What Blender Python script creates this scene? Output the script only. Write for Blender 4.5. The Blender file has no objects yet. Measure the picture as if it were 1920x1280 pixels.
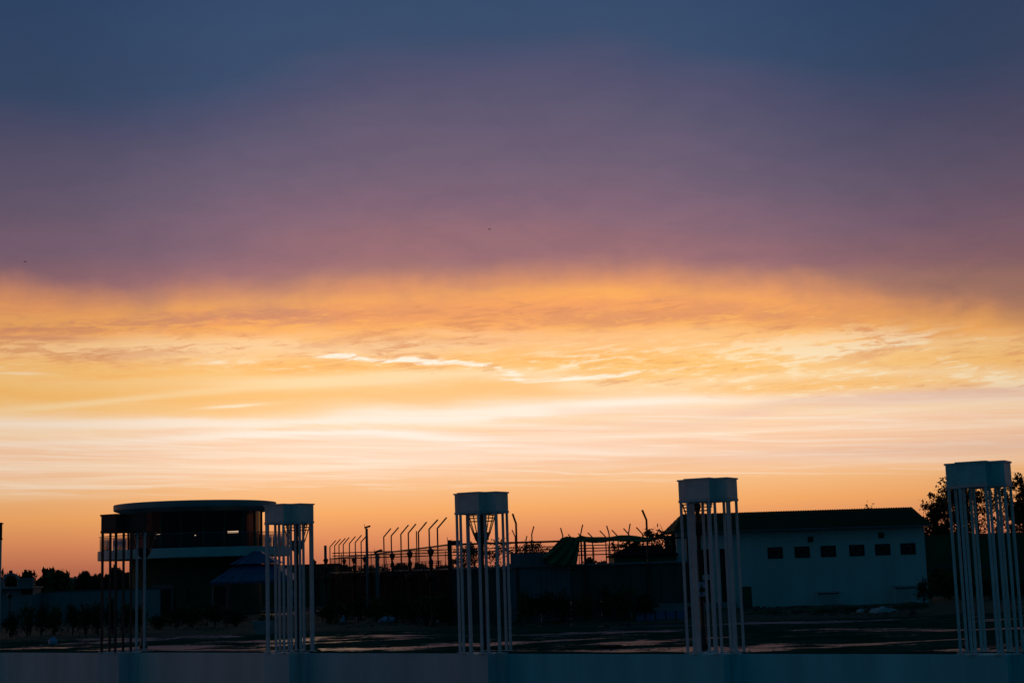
import bpy, bmesh, math, random
import numpy as np
from mathutils import Vector, Matrix, noise as mnoise

random.seed(7)
rng = np.random.default_rng(7)
C = bpy.context.scene.collection
sc = bpy.context.scene

# ------------------------------------------------------------------ camera
F, PITCH, ROLL, EYE = 2829.9, 0.1483, 0.0311, 2.2117
cam_d = bpy.data.cameras.new('camera')
cam_d.sensor_width = 36.0
cam_d.lens = F / 1920.0 * 36.0
cam_d.clip_start, cam_d.clip_end = 0.1, 20000
cam = bpy.data.objects.new('camera', cam_d)
C.objects.link(cam)
CAM_M = Matrix.Translation((0, 0, EYE)) @ Matrix.Rotation(math.pi/2 + PITCH, 4, 'X') @ Matrix.Rotation(-ROLL, 4, 'Z')
cam.matrix_world = CAM_M
sc.camera = cam
R3 = CAM_M.to_3x3()

def ray(px, py):
    return (R3 @ Vector((px-960, -(py-640), -F))).normalized()
def at(px, py, Y):
    d = ray(px, py)
    t = Y / d.y
    return Vector((d.x*t, Y, EYE + d.z*t))
def gnd(px, py, z=0.0):
    d = ray(px, py)
    t = (z-EYE) / d.z
    return Vector((d.x*t, d.y*t, z))
def azel(px, py):
    d = ray(px, py)
    return math.degrees(math.atan2(d.x, d.y)), math.degrees(math.asin(d.z))

# ------------------------------------------------------------------ node helpers
def lin(c):
    return c/12.92 if c <= 0.04045 else ((c+0.055)/1.055)**2.4
def srgb(r, g, b):
    return (lin(r/255), lin(g/255), lin(b/255), 1.0)

class NT:
    def __init__(s, nt):
        s.nt = nt
        nt.nodes.clear()
    def n(s, t, **kw):
        nd = s.nt.nodes.new(t)
        for k, v in kw.items():
            setattr(nd, k, v)
        return nd
    def put(s, sock, v):
        if v is None:
            return
        if isinstance(v, bpy.types.NodeSocket):
            s.nt.links.new(v, sock)
        else:
            sock.default_value = v
    def m(s, op, a, b=None, c=None, clamp=False):
        nd = s.n('ShaderNodeMath', operation=op, use_clamp=clamp)
        for i, v in enumerate((a, b, c)):
            s.put(nd.inputs[i], v)
        return nd.outputs[0]
    def vec(s, x=0.0, y=0.0, z=0.0):
        nd = s.n('ShaderNodeCombineXYZ')
        for i, v in enumerate((x, y, z)):
            s.put(nd.inputs[i], v)
        return nd.outputs[0]
    def noise(s, v, scale=1.0, detail=4.0, rough=0.5, dist=0.0):
        nd = s.n('ShaderNodeTexNoise')
        s.put(nd.inputs['Vector'], v)
        nd.inputs['Scale'].default_value = scale
        nd.inputs['Detail'].default_value = detail
        nd.inputs['Roughness'].default_value = rough
        nd.inputs['Distortion'].default_value = dist
        return nd.outputs[0]
    def sstep(s, v, a, b, lo=0.0, hi=1.0):
        nd = s.n('ShaderNodeMapRange', interpolation_type='SMOOTHSTEP')
        s.put(nd.inputs[0], v)
        for i, x in enumerate((a, b, lo, hi)):
            s.put(nd.inputs[i+1], x)
        return nd.outputs[0]
    def mix(s, f, a, b, blend='MIX'):
        nd = s.n('ShaderNodeMix', data_type='RGBA', blend_type=blend)
        s.put(nd.inputs[0], f); s.put(nd.inputs[6], a); s.put(nd.inputs[7], b)
        return nd.outputs[2]
    def ramp(s, f, stops, interp='LINEAR'):
        nd = s.n('ShaderNodeValToRGB')
        cr = nd.color_ramp
        cr.interpolation = interp
        while len(cr.elements) < len(stops):
            cr.elements.new(0.5)
        for e, (p, c) in zip(cr.elements, sorted(stops, key=lambda q: q[0])):
            e.position = p; e.color = c
        s.put(nd.inputs[0], f)
        return nd.outputs[0]
    def curve(s, x, pts, x0, x1, y0, y1):
        """y(x) through pts, linear scaling of both axes into the unit curve"""
        nd = s.n('ShaderNodeFloatCurve')
        cv = nd.mapping.curves[0]
        pts = sorted(pts)
        P = [((a-x0)/(x1-x0), (b-y0)/(y1-y0)) for a, b in pts]
        while len(cv.points) < len(P):
            cv.points.new(0.5, 0.5)
        for q, (a, b) in zip(cv.points, P):
            q.location = (a, b)
            q.handle_type = 'AUTO_CLAMPED'
        nd.mapping.use_clip = False
        nd.mapping.update()
        t = s.n('ShaderNodeMapRange', clamp=True)
        s.put(t.inputs[0], x)
        for i, v in enumerate((x0, x1, 0.0, 1.0)):
            t.inputs[i+1].default_value = v
        s.nt.links.new(t.outputs[0], nd.inputs['Value'])
        return s.m('MULTIPLY_ADD', nd.outputs[0], y1-y0, y0)

# ------------------------------------------------------------------ sky
world = bpy.data.worlds.new("World")
sc.world = world
world.use_nodes = True
w = NT(world.node_tree)
tc = w.n('ShaderNodeTexCoord')
sep = w.n('ShaderNodeSeparateXYZ')
w.nt.links.new(tc.outputs['Generated'], sep.inputs[0])
X, Y, Z = sep.outputs
DEG = 180/math.pi
el = w.m('MULTIPLY', w.m('ARCSINE', Z), DEG)
az = w.m('MULTIPLY', w.m('ARCTAN2', X, Y), DEG)
AZ0, AZ1 = -24.0, 24.0

def pcurve(pix, lo=0.0, hi=22.0):
    return w.curve(az, [azel(*p) for p in pix], AZ0, AZ1, lo, hi)

# slow warping of the layers, in drawn-out streaks
n_warp = w.noise(w.vec(w.m('MULTIPLY', az, 0.10), w.m('MULTIPLY', el, 0.75), 3.1), 1.0, 5.0, 0.55, 0.4)
n_fine = w.noise(w.vec(w.m('MULTIPLY', az, 0.30), w.m('MULTIPLY', el, 2.4), 9.7), 1.0, 7.0, 0.62, 0.5)
n_silk = w.noise(w.vec(w.m('MULTIPLY', az, 0.045), w.m('MULTIPLY', el, 1.9), 5.3), 1.0, 4.0, 0.5, 0.6)
win = w.m('MULTIPLY', w.sstep(el, 2.0, 5.0), w.sstep(el, 14.0, 9.0))
warp = w.m('MULTIPLY', w.m('SUBTRACT', n_warp, 0.5), 2.3)
warp = w.m('MULTIPLY_ADD', w.m('SUBTRACT', n_fine, 0.5), 1.5, warp)
n_fib = w.noise(w.vec(w.m('MULTIPLY', az, 0.9), w.m('MULTIPLY', el, 5.5), 14.2), 1.0, 7.0, 0.66, 1.0)
warp = w.m('MULTIPLY_ADD', w.m('MULTIPLY', w.m('SUBTRACT', n_fib, 0.5), w.sstep(el, 6.0, 7.5)), 1.1, warp)
el_w = w.m('MULTIPLY_ADD', warp, win, el)

LOW = [(-3, (140, 82, 75)), (-0.4, (160, 95, 80)), (0.4, (186, 110, 84)), (1.25, (220, 139, 94)), (2.2, (243, 169, 103)),
       (3.1, (246, 187, 130)), (4.0, (252, 205, 167)), (4.7, (254, 213, 180)), (5.3, (254, 212, 166)),
       (6.0, (254, 200, 128)), (6.7, (253, 192, 112)), (7.4, (254, 198, 118)), (8.1, (254, 182, 94)),
       (8.8, (252, 171, 92)), (9.6, (248, 164, 98)), (12, (232, 150, 104))]
low = w.ramp(w.m('DIVIDE', w.m('ADD', el_w, 3.0), 15.0), [((e+3)/15, srgb(*c)) for e, c in LOW])
DECK = [(8, (192, 134, 108)), (9.2, (185, 130, 111)), (9.95, (178, 126, 112)), (10.7, (157, 111, 117)), (12.4, (132, 102, 119)), (14.3, (111, 95, 117)),
        (15.8, (97, 89, 114)), (17.1, (83, 82, 111)), (18.7, (57, 77, 109)), (24, (43, 71, 108)), (38, (28, 56, 84))]
n_deck = w.noise(w.vec(w.m('MULTIPLY', az, 0.07), w.m('MULTIPLY', el, 0.30), 1.7), 1.0, 4.0, 0.5, 0.3)
el_d = w.m('MULTIPLY_ADD', w.m('SUBTRACT', n_deck, 0.5), 2.2, w.m('SUBTRACT', el, 1.2))
# the deck cools away from the glow's middle
side = w.m('ABSOLUTE', w.m('ADD', az, 0.5))
el_d = w.m('MULTIPLY_ADD', w.sstep(side, 3.0, 16.0, 0.0, 2.3), w.sstep(el, 9.0, 16.0, 0.45, 1.0), el_d)
deck = w.ramp(w.m('DIVIDE', w.m('SUBTRACT', el_d, 8.0), 30.0), [((e-8)/30, srgb(*c)) for e, c in DECK])

n_mott = w.noise(w.vec(w.m('MULTIPLY', az, 0.45), w.m('MULTIPLY', el, 1.1), 21.0), 1.0, 6.0, 0.6, 0.4)
deck = w.mix(w.sstep(n_mott, 0.36, 0.68, 0.0, 0.09), deck, (0.03, 0.045, 0.09, 1))
n_hair = w.noise(w.vec(w.m('MULTIPLY', az, 0.13), w.m('MULTIPLY_ADD', az, 0.16, w.m('MULTIPLY', el, 3.8)), 41.0), 1.0, 5.0, 0.58, 1.1)
# cream and white layers of thin cloud, lit from below
sky = low
silk = w.m('MULTIPLY', w.sstep(n_silk, 0.50, 0.68), w.m('MULTIPLY', w.sstep(el, 2.6, 3.8), w.sstep(el, 6.4, 5.0)))
sky = w.mix(w.m('MULTIPLY', silk, 0.75), sky, srgb(255, 230, 200))
pinkish = w.m('MULTIPLY', w.sstep(n_silk, 0.50, 0.36), w.m('MULTIPLY', w.sstep(el, 2.9, 3.6), w.sstep(el, 6.0, 5.0)))
sky = w.mix(w.m('MULTIPLY', pinkish, 0.45), sky, srgb(247, 190, 150))

def streak(pix, width, soft_noise, amp, strength, color, sky):
    """a drawn-out cloud layer along a line across the sky, thinning out with its own noise"""
    c = pcurve([(x, y) for x, y, _ in pix])
    a0 = w.curve(az, [(azel(x, y)[0], s) for x, y, s in pix], AZ0, AZ1, 0.0, 1.0)
    dlt = w.m('SUBTRACT', el, c)
    dlt = w.m('MULTIPLY_ADD', w.m('SUBTRACT', soft_noise, 0.5), amp, dlt)
    q = w.m('DIVIDE', dlt, width)
    g = w.m('POWER', 2.718, w.m('MULTIPLY', w.m('MULTIPLY', q, q), -1.0))
    g = w.m('MULTIPLY', w.m('MULTIPLY', g, a0), strength)
    return w.mix(w.m('MINIMUM', g, 1.0), sky, color)

n_rag = w.noise(w.vec(w.m('MULTIPLY', az, 0.55), w.m('MULTIPLY', el, 2.2), 2.2), 1.0, 8.0, 0.66, 0.9)
n_rag2 = w.noise(w.vec(w.m('MULTIPLY', az, 0.75), w.m('MULTIPLY_ADD', az, -0.25, w.m('MULTIPLY', el, 5.0)), 6.1), 1.0, 8.0, 0.68, 0.5)
n_big = w.noise(w.vec(w.m('MULTIPLY', az, 0.16), w.m('MULTIPLY', el, 0.9), 12.2), 1.0, 5.0, 0.55, 0.5)
WHITE, CREAM = srgb(255, 241, 222), srgb(255, 216, 166)
sky = streak([(-100, 668, .25), (100, 656, .7), (400, 655, .9), (700, 652, .9), (1000, 640, .55), (1300, 640, .45), (1600, 648, .5), (2000, 630, .3)],
             0.50, n_big, 1.1, 0.9, CREAM, sky)
sky = streak([(-100, 700, .1), (300, 715, .25), (600, 712, .7), (900, 704, .8), (1200, 720, .6), (1500, 700, .6), (2000, 700, .5)],
             0.30, n_warp, 0.9, 0.9, srgb(255, 226, 184), sky)
sky = streak([(-100, 779, .3), (0, 772, .6), (150, 757, .85), (300, 738, .7), (450, 722, .6), (640, 711, .9), (800, 701, .7), (950, 702, 0), (2000, 702, 0)],
             0.16, n_silk, 0.5, 0.85, srgb(255, 221, 168), sky)
sky = streak([(-100, 799, .5), (300, 798, .75), (600, 790, .95), (800, 783, 1.), (1000, 768, 1.), (1200, 755, .9), (1500, 746, .5), (1900, 735, .15)],
             0.22, n_warp, 0.7, 1.0, srgb(255, 238, 220), sky)
sky = streak([(-100, 790, .0), (450, 792, .0), (640, 780, .7), (850, 772, 1.), (1050, 760, .9), (1250, 750, .6), (1500, 744, .0), (1900, 735, 0)],
             0.36, n_warp, 0.8, 0.9, WHITE, sky)
sky = streak([(-100, 835, .2), (300, 822, .5), (500, 816, .9), (700, 814, 1.), (850, 826, .8), (1000, 838, .6), (1200, 850, .25), (1900, 860, .1)],
             0.16, n_silk, 0.7, 1.0, srgb(255, 242, 228), sky)
sky = streak([(-100, 812, 0), (420, 808, 0), (560, 799, .7), (700, 798, 1.), (850, 803, .9), (980, 812, .45), (1150, 820, 0), (1900, 820, 0)],
             0.10, n_rag, 0.55, 0.85, srgb(254, 208, 146), sky)
sky = streak([(-100, 770, 0), (960, 768, 0), (1060, 770, .7), (1280, 770, .9), (1500, 778, .5), (1750, 790, .2), (1900, 790, 0)],
             0.16, n_silk, 0.4, 0.75, srgb(251, 207, 176), sky)
sky = streak([(-100, 790, 0), (900, 788, 0), (1000, 787, .8), (1120, 795, .7), (1300, 808, .2), (1900, 808, 0)],
             0.09, n_rag, 0.35, 0.8, srgb(253, 205, 152), sky)
sky = streak([(-100, 845, .5), (200, 845, .7), (420, 842, .6), (640, 840, .3), (800, 845, .0), (1900, 845, 0)],
             0.16, n_silk, 0.6, 0.6, srgb(250, 196, 150), sky)
sky = streak([(-100, 880, .2), (400, 882, .4), (640, 874, .8), (800, 866, .6), (1200, 850, .2), (1900, 870, .1)],
             0.20, n_silk, 0.8, 0.7, srgb(255, 232, 205), sky)
flk = w.m('MULTIPLY', w.sstep(n_rag, 0.44, 0.60), 1.0)
def flecked(pix, width, amp, strength, color, sky):
    c = pcurve([(x, y) for x, y, _ in pix])
    a0 = w.curve(az, [(azel(x, y)[0], q) for x, y, q in pix], AZ0, AZ1, 0.0, 1.0)
    dl = w.m('MULTIPLY_ADD', w.m('SUBTRACT', n_big, 0.5), amp, w.m('SUBTRACT', el, c))
    q = w.m('DIVIDE', dl, width)
    g = w.m('MULTIPLY', w.m('POWER', 2.718, w.m('MULTIPLY', w.m('MULTIPLY', q, q), -1.0)), a0)
    g = w.sstep(w.m('MULTIPLY', g, w.m('MULTIPLY_ADD', n_rag2, 0.8, w.m('MULTIPLY', n_rag, 0.25))), 0.35, 0.56)
    return w.mix(w.m('MULTIPLY', g, strength), sky, color)
sky = flecked([(-100, 672, 0.), (350, 676, .2), (560, 670, .7), (700, 672, 1.), (850, 680, 1.), (940, 690, .9), (1010, 699, .6), (1150, 700, .0), (1900, 700, .0)],
              0.30, 1.9, 0.9, srgb(255, 247, 230), sky)
sky = flecked([(-100, 690, 0.), (850, 690, .0), (930, 700, .7), (1060, 702, .95), (1180, 699, .9), (1300, 690, .8), (1450, 672, .55), (1600, 662, .3), (1900, 640, .1)],
              0.28, 1.7, 0.9, srgb(255, 246, 226), sky)
sky = flecked([(-100, 670, 0.), (860, 670, .0), (960, 670, .7), (1080, 676, .8), (1250, 676, .7), (1400, 662, .6), (1600, 652, .3), (1900, 640, .1)],
              0.26, 1.7, 0.8, srgb(255, 240, 212), sky)
sky = flecked([(-100, 700, 0.), (500, 655, .1), (700, 640, .45), (950, 636, .55), (1200, 640, .6), (1400, 650, .7), (1600, 640, .75), (1900, 640, .7)],
              0.42, 1.4, 0.75, srgb(255, 226, 176), sky)
sky = flecked([(-100, 700, 0.), (900, 720, 0.), (1250, 722, .3), (1450, 712, .75), (1600, 716, .8), (1900, 690, .6)],
              0.40, 1.0, 0.55, srgb(240, 178, 112), sky)
# brightest part of the afterglow, low over the middle
gx, gy = azel(800, 815)
qa = w.m('DIVIDE', w.m('SUBTRACT', az, gx), 9.5); qe = w.m('DIVIDE', w.m('SUBTRACT', el, gy), 1.35)
glow = w.m('POWER', 2.718, w.m('MULTIPLY', w.m('ADD', w.m('MULTIPLY', qa, qa), w.m('MULTIPLY', qe, qe)), -1.0))
sky = w.mix(w.m('MULTIPLY', glow, 0.42), sky, srgb(255, 238, 222))
for (ex, ey, wx_, wy_, tl, st) in ((437, 761, 1.05, .055, .055, .9), (408, 679, .36, .075, .0, .8), (40, 700, .9, .05, .0, .5)):
    cx_, cy_ = azel(ex, ey)
    da = w.m('SUBTRACT', az, cx_)
    de = w.m('MULTIPLY_ADD', da, -tl, w.m('SUBTRACT', el, cy_))
    de = w.m('MULTIPLY_ADD', w.m('SUBTRACT', n_rag, 0.5), 0.12, de)
    q1 = w.m('DIVIDE', da, wx_); q2 = w.m('DIVIDE', de, wy_)
    g = w.m('POWER', 2.718, w.m('MULTIPLY', w.m('ADD', w.m('MULTIPLY', q1, q1), w.m('MULTIPLY', q2, q2)), -1.0))
    sky = w.mix(w.m('MULTIPLY', g, st), sky, srgb(255, 238, 208))
hair = w.m('MULTIPLY', w.sstep(n_hair, 0.50, 0.66), w.m('MULTIPLY', w.sstep(el, 2.7, 3.4), w.sstep(el, 6.2, 5.2)))
sky = w.mix(w.m('MULTIPLY', hair, 0.42), sky, srgb(255, 238, 218))
hair2 = w.m('MULTIPLY', w.sstep(n_hair, 0.48, 0.34), w.m('MULTIPLY', w.sstep(el, 2.7, 3.4), w.sstep(el, 6.2, 5.2)))
sky = w.mix(w.m('MULTIPLY', hair2, 0.36), sky, srgb(250, 196, 154))
# lavender openings low on the right
sky = streak([(900, 800, 0.), (1300, 790, .25), (1500, 752, .5), (1700, 742, .8), (2000, 722, .9)], 0.26, n_silk, 0.5, 0.7, srgb(226, 190, 186), sky)
sky = streak([(900, 880, 0.), (1250, 862, .3), (1500, 852, .6), (1750, 842, .8), (2000, 828, .8)], 0.34, n_silk, 0.4, 0.6, srgb(226, 184, 164), sky)
# dusky rags of cloud in the orange band
edge = pcurve([(-120, 570), (0, 576), (200, 590), (400, 580), (700, 566), (950, 548), (1150, 538), (1300, 544), (1500, 568), (1700, 604), (1920, 626)])
below = w.m('SUBTRACT', edge, el)
wrag = w.m('MULTIPLY', w.sstep(below, 0.0, 0.5), w.sstep(below, 2.3, 1.2))
rag = w.m('MULTIPLY', w.sstep(w.m('ADD', n_big, w.m('MULTIPLY', w.m('SUBTRACT', n_rag, 0.5), 0.5)), 0.46, 0.62), wrag)
sky = w.mix(w.m('MULTIPLY', rag, 0.55), sky, srgb(218, 146, 104))
sky = streak([(-120, 600, .9), (60, 606, .7), (170, 604, .7), (300, 598, .95), (450, 590, 1.), (600, 594, .75), (720, 600, .3), (900, 590, .25), (1300, 600, .3), (1560, 600, .45), (1700, 640, .15), (2000, 640, .1)],
             0.36, n_rag, 1.1, 0.85, srgb(205, 138, 108), sky)
sky = streak([(-120, 632, .9), (60, 634, .8), (160, 636, .4), (300, 640, .1), (1000, 660, 0.), (2000, 660, 0.)], 0.13, n_silk, 0.3, 0.8, srgb(212, 142, 108), sky)
lowb = pcurve([(-150, 692), (300, 694), (600, 702), (850, 708), (1050, 722), (1200, 745), (1450, 755), (1700, 748), (2000, 730)])
wtex = w.m('MULTIPLY', w.sstep(w.m('SUBTRACT', el, lowb), -0.15, 0.5), w.sstep(below, -0.6, 0.5))
n_low = w.noise(w.vec(w.m('MULTIPLY', az, 0.13), w.m('MULTIPLY', el, 0.8), 33.0), 1.0, 3.0, 0.5, 0.4)
tmix = w.m('MULTIPLY_ADD', n_rag2, 0.55, w.m('MULTIPLY', n_low, 0.45))
lowpart = w.sstep(el, 9.2, 7.4)
sky = w.mix(w.m('MULTIPLY', w.m('MULTIPLY', w.sstep(tmix, 0.50, 0.60), wtex), w.m('MULTIPLY_ADD', lowpart, 0.25, 0.60)), sky, w.mix(lowpart, srgb(255, 182, 96), srgb(255, 232, 192)))
sky = w.mix(w.m('MULTIPLY', w.m('MULTIPLY', w.sstep(tmix, 0.47, 0.37), wtex), w.m('MULTIPLY_ADD', lowpart, -0.25, 0.75)), sky, srgb(220, 146, 98))
sky = streak([(-120, 590, .0), (80, 596, .1), (180, 588, .6), (320, 577, .95), (480, 566, 1.), (640, 562, .6), (800, 556, .5), (1000, 548, .7), (1200, 545, .8), (1400, 556, .5), (1600, 590, .3), (1800, 610, .4), (2000, 620, .4)],
             0.30, n_rag, 0.8, 0.8, srgb(255, 176, 92), sky)
# the glow weakens towards both sides
dim = w.m('ADD', w.sstep(az, -8.0, -19.0, 0.0, 0.17), w.sstep(az, 7.0, 19.0, 0.0, 0.10))
sky = w.mix(1.0, sky, w.mix(w.m('MULTIPLY', dim, 1.0), (1, 1, 1, 1), (0, 0, 0, 1)), 'MULTIPLY')
deck = w.mix(1.0, deck, w.mix(w.m('ADD', w.sstep(az, -9.0, -19.0, 0.0, 0.26), w.sstep(az, 6.0, 19.0, 0.0, 0.31)), (1, 1, 1, 1), (0.0, 0.10, 0.20, 1)), 'MULTIPLY')
# the dark deck overhead, its lower edge fringed with fall streaks
n_edge = w.noise(w.vec(w.m('MULTIPLY', az, 0.30), w.m('MULTIPLY', el, 0.55), 4.4), 1.0, 5.0, 0.55, 0.3)
n_fall = w.noise(w.vec(w.m('MULTIPLY', az, 0.9), w.m('MULTIPLY', el, 0.22), 8.8), 1.0, 4.0, 0.6)
dd = w.m('SUBTRACT', el, edge)
dd = w.m('MULTIPLY_ADD', w.m('SUBTRACT', n_edge, 0.5), 1.7, dd)
dd = w.m('MULTIPLY_ADD', w.m('SUBTRACT', n_fall, 0.5), 0.42, dd)
sky = w.mix(w.sstep(dd, -0.60, 1.55), sky, deck)
# away from the sunset: the glow fades to a cool dusk; wider towards the left, where the sun went down
dfs = w.m('ADD', az, 10.0)
right_d = w.m('MAXIMUM', dfs, 0.0)
left_d = w.m('MAXIMUM', w.m('MULTIPLY', dfs, -1.0), 0.0)
away = w.m('ADD', w.m('MULTIPLY', right_d, 1.0), w.m('MULTIPLY', left_d, 0.88))
fade = w.sstep(away, 22.0, 66.0)
fade2 = w.sstep(w.m('ADD', away, w.m('MULTIPLY', right_d, 0.35)), 62.0, 122.0)
dusk_mid = w.ramp(w.m('DIVIDE', el, 60.0), [(0.0, (0.245, 0.092, 0.084, 1)), (0.25, (0.135, 0.068, 0.086, 1)), (0.6, (0.016, 0.044, 0.086, 1)), (1.0, (0.005, 0.040, 0.078, 1))])
dusk_far = w.ramp(w.m('DIVIDE', el, 60.0), [(0.0, (0.0010, 0.032, 0.058, 1)), (0.3, (0.0010, 0.034, 0.064, 1)), (1.0, (0.002, 0.038, 0.074, 1))])
sky = w.mix(fade, sky, w.mix(fade2, dusk_mid, dusk_far))
# the zenith
sky = w.mix(w.sstep(el, 24.0, 75.0), sky, (0.003, 0.038, 0.076, 1))
nish = w.n('ShaderNodeTexSky', sky_type='NISHITA')
nish.sun_disc = False
nish.sun_elevation = math.radians(1.0)
nish.sun_rotation = math.radians(-10.0)
bg1 = w.n('ShaderNodeBackground'); w.put(bg1.inputs[0], sky); bg1.inputs[1].default_value = 1.0
bg2 = w.n('ShaderNodeBackground'); w.put(bg2.inputs[0], nish.outputs[0]); bg2.inputs[1].default_value = 0.002
add = w.n('ShaderNodeAddShader')
w.nt.links.new(bg1.outputs[0], add.inputs[0]); w.nt.links.new(bg2.outputs[0], add.inputs[1])
wo = w.n('ShaderNodeOutputWorld')
w.nt.links.new(add.outputs[0], wo.inputs[0])

# the sun, down on the horizon behind cloud
sun_d = bpy.data.lights.new('sun', 'SUN')
sun_d.energy = 0.06; sun_d.angle = math.radians(12); sun_d.color = (1.0, 0.62, 0.36)
sun = bpy.data.objects.new('sun', sun_d); C.objects.link(sun)
sa, se = math.radians(-10), math.radians(2)
sdir = Vector((math.sin(sa)*math.cos(se), math.cos(sa)*math.cos(se), math.sin(se)))
sun.rotation_euler = sdir.to_track_quat('Z', 'Y').to_euler()

sc.view_settings.view_transform = 'Standard'
sc.view_settings.look = 'None'
sc.view_settings.exposure = 0.0
sc.view_settings.gamma = 1.0
sc.view_settings.use_curve_mapping = False
sc.render.engine = 'CYCLES'
sc.cycles.use_denoising = True
sc.cycles.max_bounces = 6

# ------------------------------------------------------------------ materials
MATS = {}
def mat(name, col, rough=0.6, var=0.25, scale=3.0, bump=0.0, bscale=20.0, metal=0.0, spec=0.5, col2=None, rvar=0.0, streaks=False, coord='Object'):
    m = bpy.data.materials.new(name)
    m.use_nodes = True
    t = NT(m.node_tree)
    co = t.n('ShaderNodeTexCoord').outputs[coord]
    v = co
    if streaks:
        mp = t.n('ShaderNodeMapping'); t.put(mp.inputs[0], co)
        mp.inputs['Scale'].default_value = (1.0, 1.0, 0.15)
        v = mp.outputs[0]
    nz = t.noise(v, scale, 6.0, 0.6, 0.2)
    c2 = col2 if col2 else tuple(x*(1-var) for x in col)
    f = t.sstep(nz, 0.35, 0.68)
    colr = t.mix(f, (*col, 1), (*c2, 1))
    p = t.n('ShaderNodeBsdfPrincipled')
    t.put(p.inputs['Base Color'], colr)
    if rvar:
        t.put(p.inputs['Roughness'], t.m('MULTIPLY_ADD', nz, rvar*2, rough-rvar, clamp=True))
    else:
        p.inputs['Roughness'].default_value = rough
    p.inputs['Metallic'].default_value = metal
    p.inputs['Specular IOR Level'].default_value = spec
    if bump:
        b = t.n('ShaderNodeBump'); b.inputs['Strength'].default_value = bump; b.inputs['Distance'].default_value = 0.02
        t.put(b.inputs['Height'], t.noise(co, bscale, 6.0, 0.65))
        t.nt.links.new(b.outputs[0], p.inputs['Normal'])
    o = t.n('ShaderNodeOutputMaterial')
    t.nt.links.new(p.outputs[0], o.inputs[0])
    MATS[name] = m
    return m

def glass_mat(name, tint, gloss):
    m = bpy.data.materials.new(name); m.use_nodes = True
    t = NT(m.node_tree)
    tr = t.n('ShaderNodeBsdfTransparent'); tr.inputs[0].default_value = (*tint, 1)
    gl = t.n('ShaderNodeBsdfGlossy'); gl.inputs['Roughness'].default_value = 0.04; gl.inputs[0].default_value = (.8, .85, .9, 1)
    fr = t.n('ShaderNodeFresnel'); fr.inputs[0].default_value = 1.45
    nz = t.noise(t.n('ShaderNodeTexCoord').outputs['Object'], 2.0, 3.0)
    mx = t.n('ShaderNodeMixShader')
    t.put(mx.inputs[0], t.m('MULTIPLY', fr.outputs[0], t.m('MULTIPLY_ADD', nz, 0.3, gloss)))
    t.nt.links.new(tr.outputs[0], mx.inputs[1]); t.nt.links.new(gl.outputs[0], mx.inputs[2])
    o = t.n('ShaderNodeOutputMaterial'); t.nt.links.new(mx.outputs[0], o.inputs[0])
    MATS[name] = m
    return m

mat('wall_teal_lit', (.20, .72, .77), .6, .24, 0.8, .15, 30, rvar=.1, streaks=True)  # teal light on the wall's right end, put into its colour
mat('wall_pink_lit', (.90, .76, .70), .5, .20, 0.8, .15, 30, rvar=.1, streaks=True)  # pink light on the wall's left end, put into its colour
mat('wall_mid_lit', (.62, .68, .68), .5, .22, 0.8, .15, 30, rvar=.1, streaks=True)  # in-between step of the painted pink-to-teal light
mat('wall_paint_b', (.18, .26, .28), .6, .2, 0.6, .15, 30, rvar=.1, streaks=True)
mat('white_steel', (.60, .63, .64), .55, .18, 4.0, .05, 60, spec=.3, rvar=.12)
mat('cap_sheet_teal_lit', (.20, .70, .70), .5, .22, 2.2, .06, 18, spec=.4, rvar=.12)  # teal light on the nearest tower's cap, painted in
mat('white_steel_teal_lit', (.22, .62, .66), .55, .18, 4.0, .05, 60, spec=.3, rvar=.12)  # teal light on the nearest tower's legs, painted in
mat('cap_sheet_pink_lit', (.86, .74, .68), .45, .22, 2.2, .06, 18, spec=.5, rvar=.12)  # pinkish light on the other pale caps, painted in
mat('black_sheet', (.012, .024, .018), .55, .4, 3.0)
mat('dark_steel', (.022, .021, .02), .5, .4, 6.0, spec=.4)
mat('brown_steel', (.05, .038, .03), .6, .5, 8.0)
mat('grey_steel', (.16, .17, .18), .5, .3, 6.0)
mat('house_paint', (.50, .68, .66), .6, .15, .8, .1, 25, streaks=True)
mat('porch_paint', (.70, .67, .66), .5, .15, .8, .1, 25, streaks=True)
mat('dark_roof', (.012, .055, .024), .95, .4, 1.5, spec=.08)
mat('dark_room', (.010, .022, .017), .8, .3, 2.0)
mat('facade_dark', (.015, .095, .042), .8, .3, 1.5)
mat('roof_paint', (.20, .34, .36), .6, .2, .8, .1, 25, streaks=True)
mat('concrete', (.28, .27, .26), .6, .3, 1.3, .3, 25)
mat('wet_concrete', (.22, .22, .22), .28, .3, 1.3, .2, 25)
mat('blue_tarp', (.020, .090, .21), .5, .25, 2.0)
mat('blue_tarp_light', (.05, .15, .28), .5, .2, 2.0)
mat('blue_paint', (.07, .17, .36), .5, .3, 2.0)
mat('pale_blue', (.30, .42, .62), .6, .3, 5.0)
mat('tar_sheet', (.010, .013, .014), .95, .3, 1.0, spec=.03)
mat('green_net', (.02, .17, .06), .8, .45, 7.0, .2, 90)
mat('teal_sheet', (.10, .17, .20), .6, .3, 1.0, streaks=True)
mat('fence_sheet', (.02, .095, .085), .85, .3, 1.0, streaks=True)
mat('foliage', (.024, .055, .020), .75, .55, 1.2, spec=.2)
mat('foliage_dark', (.016, .11, .030), .8, .5, 1.2, spec=.06)
mat('foliage_far', (.050, .058, .030), .8, .4, .3, spec=.1)
mat('bark', (.05, .04, .03), .85, .4, 8.0, .4, 30)
mat('soil', (.010, .055, .018), .95, .5, 2.0, .6, 10)
mat('rubble', (.10, .09, .08), .9, .6, 3.0, .5, 14)
mat('sack', (.42, .44, .46), .7, .3, 4.0, .2, 20)
mat('pink_field', (.30, .16, .12), .9, .2, .2)
mat('skin_bird', (.02, .018, .018), .8, .3, 5.0)
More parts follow.
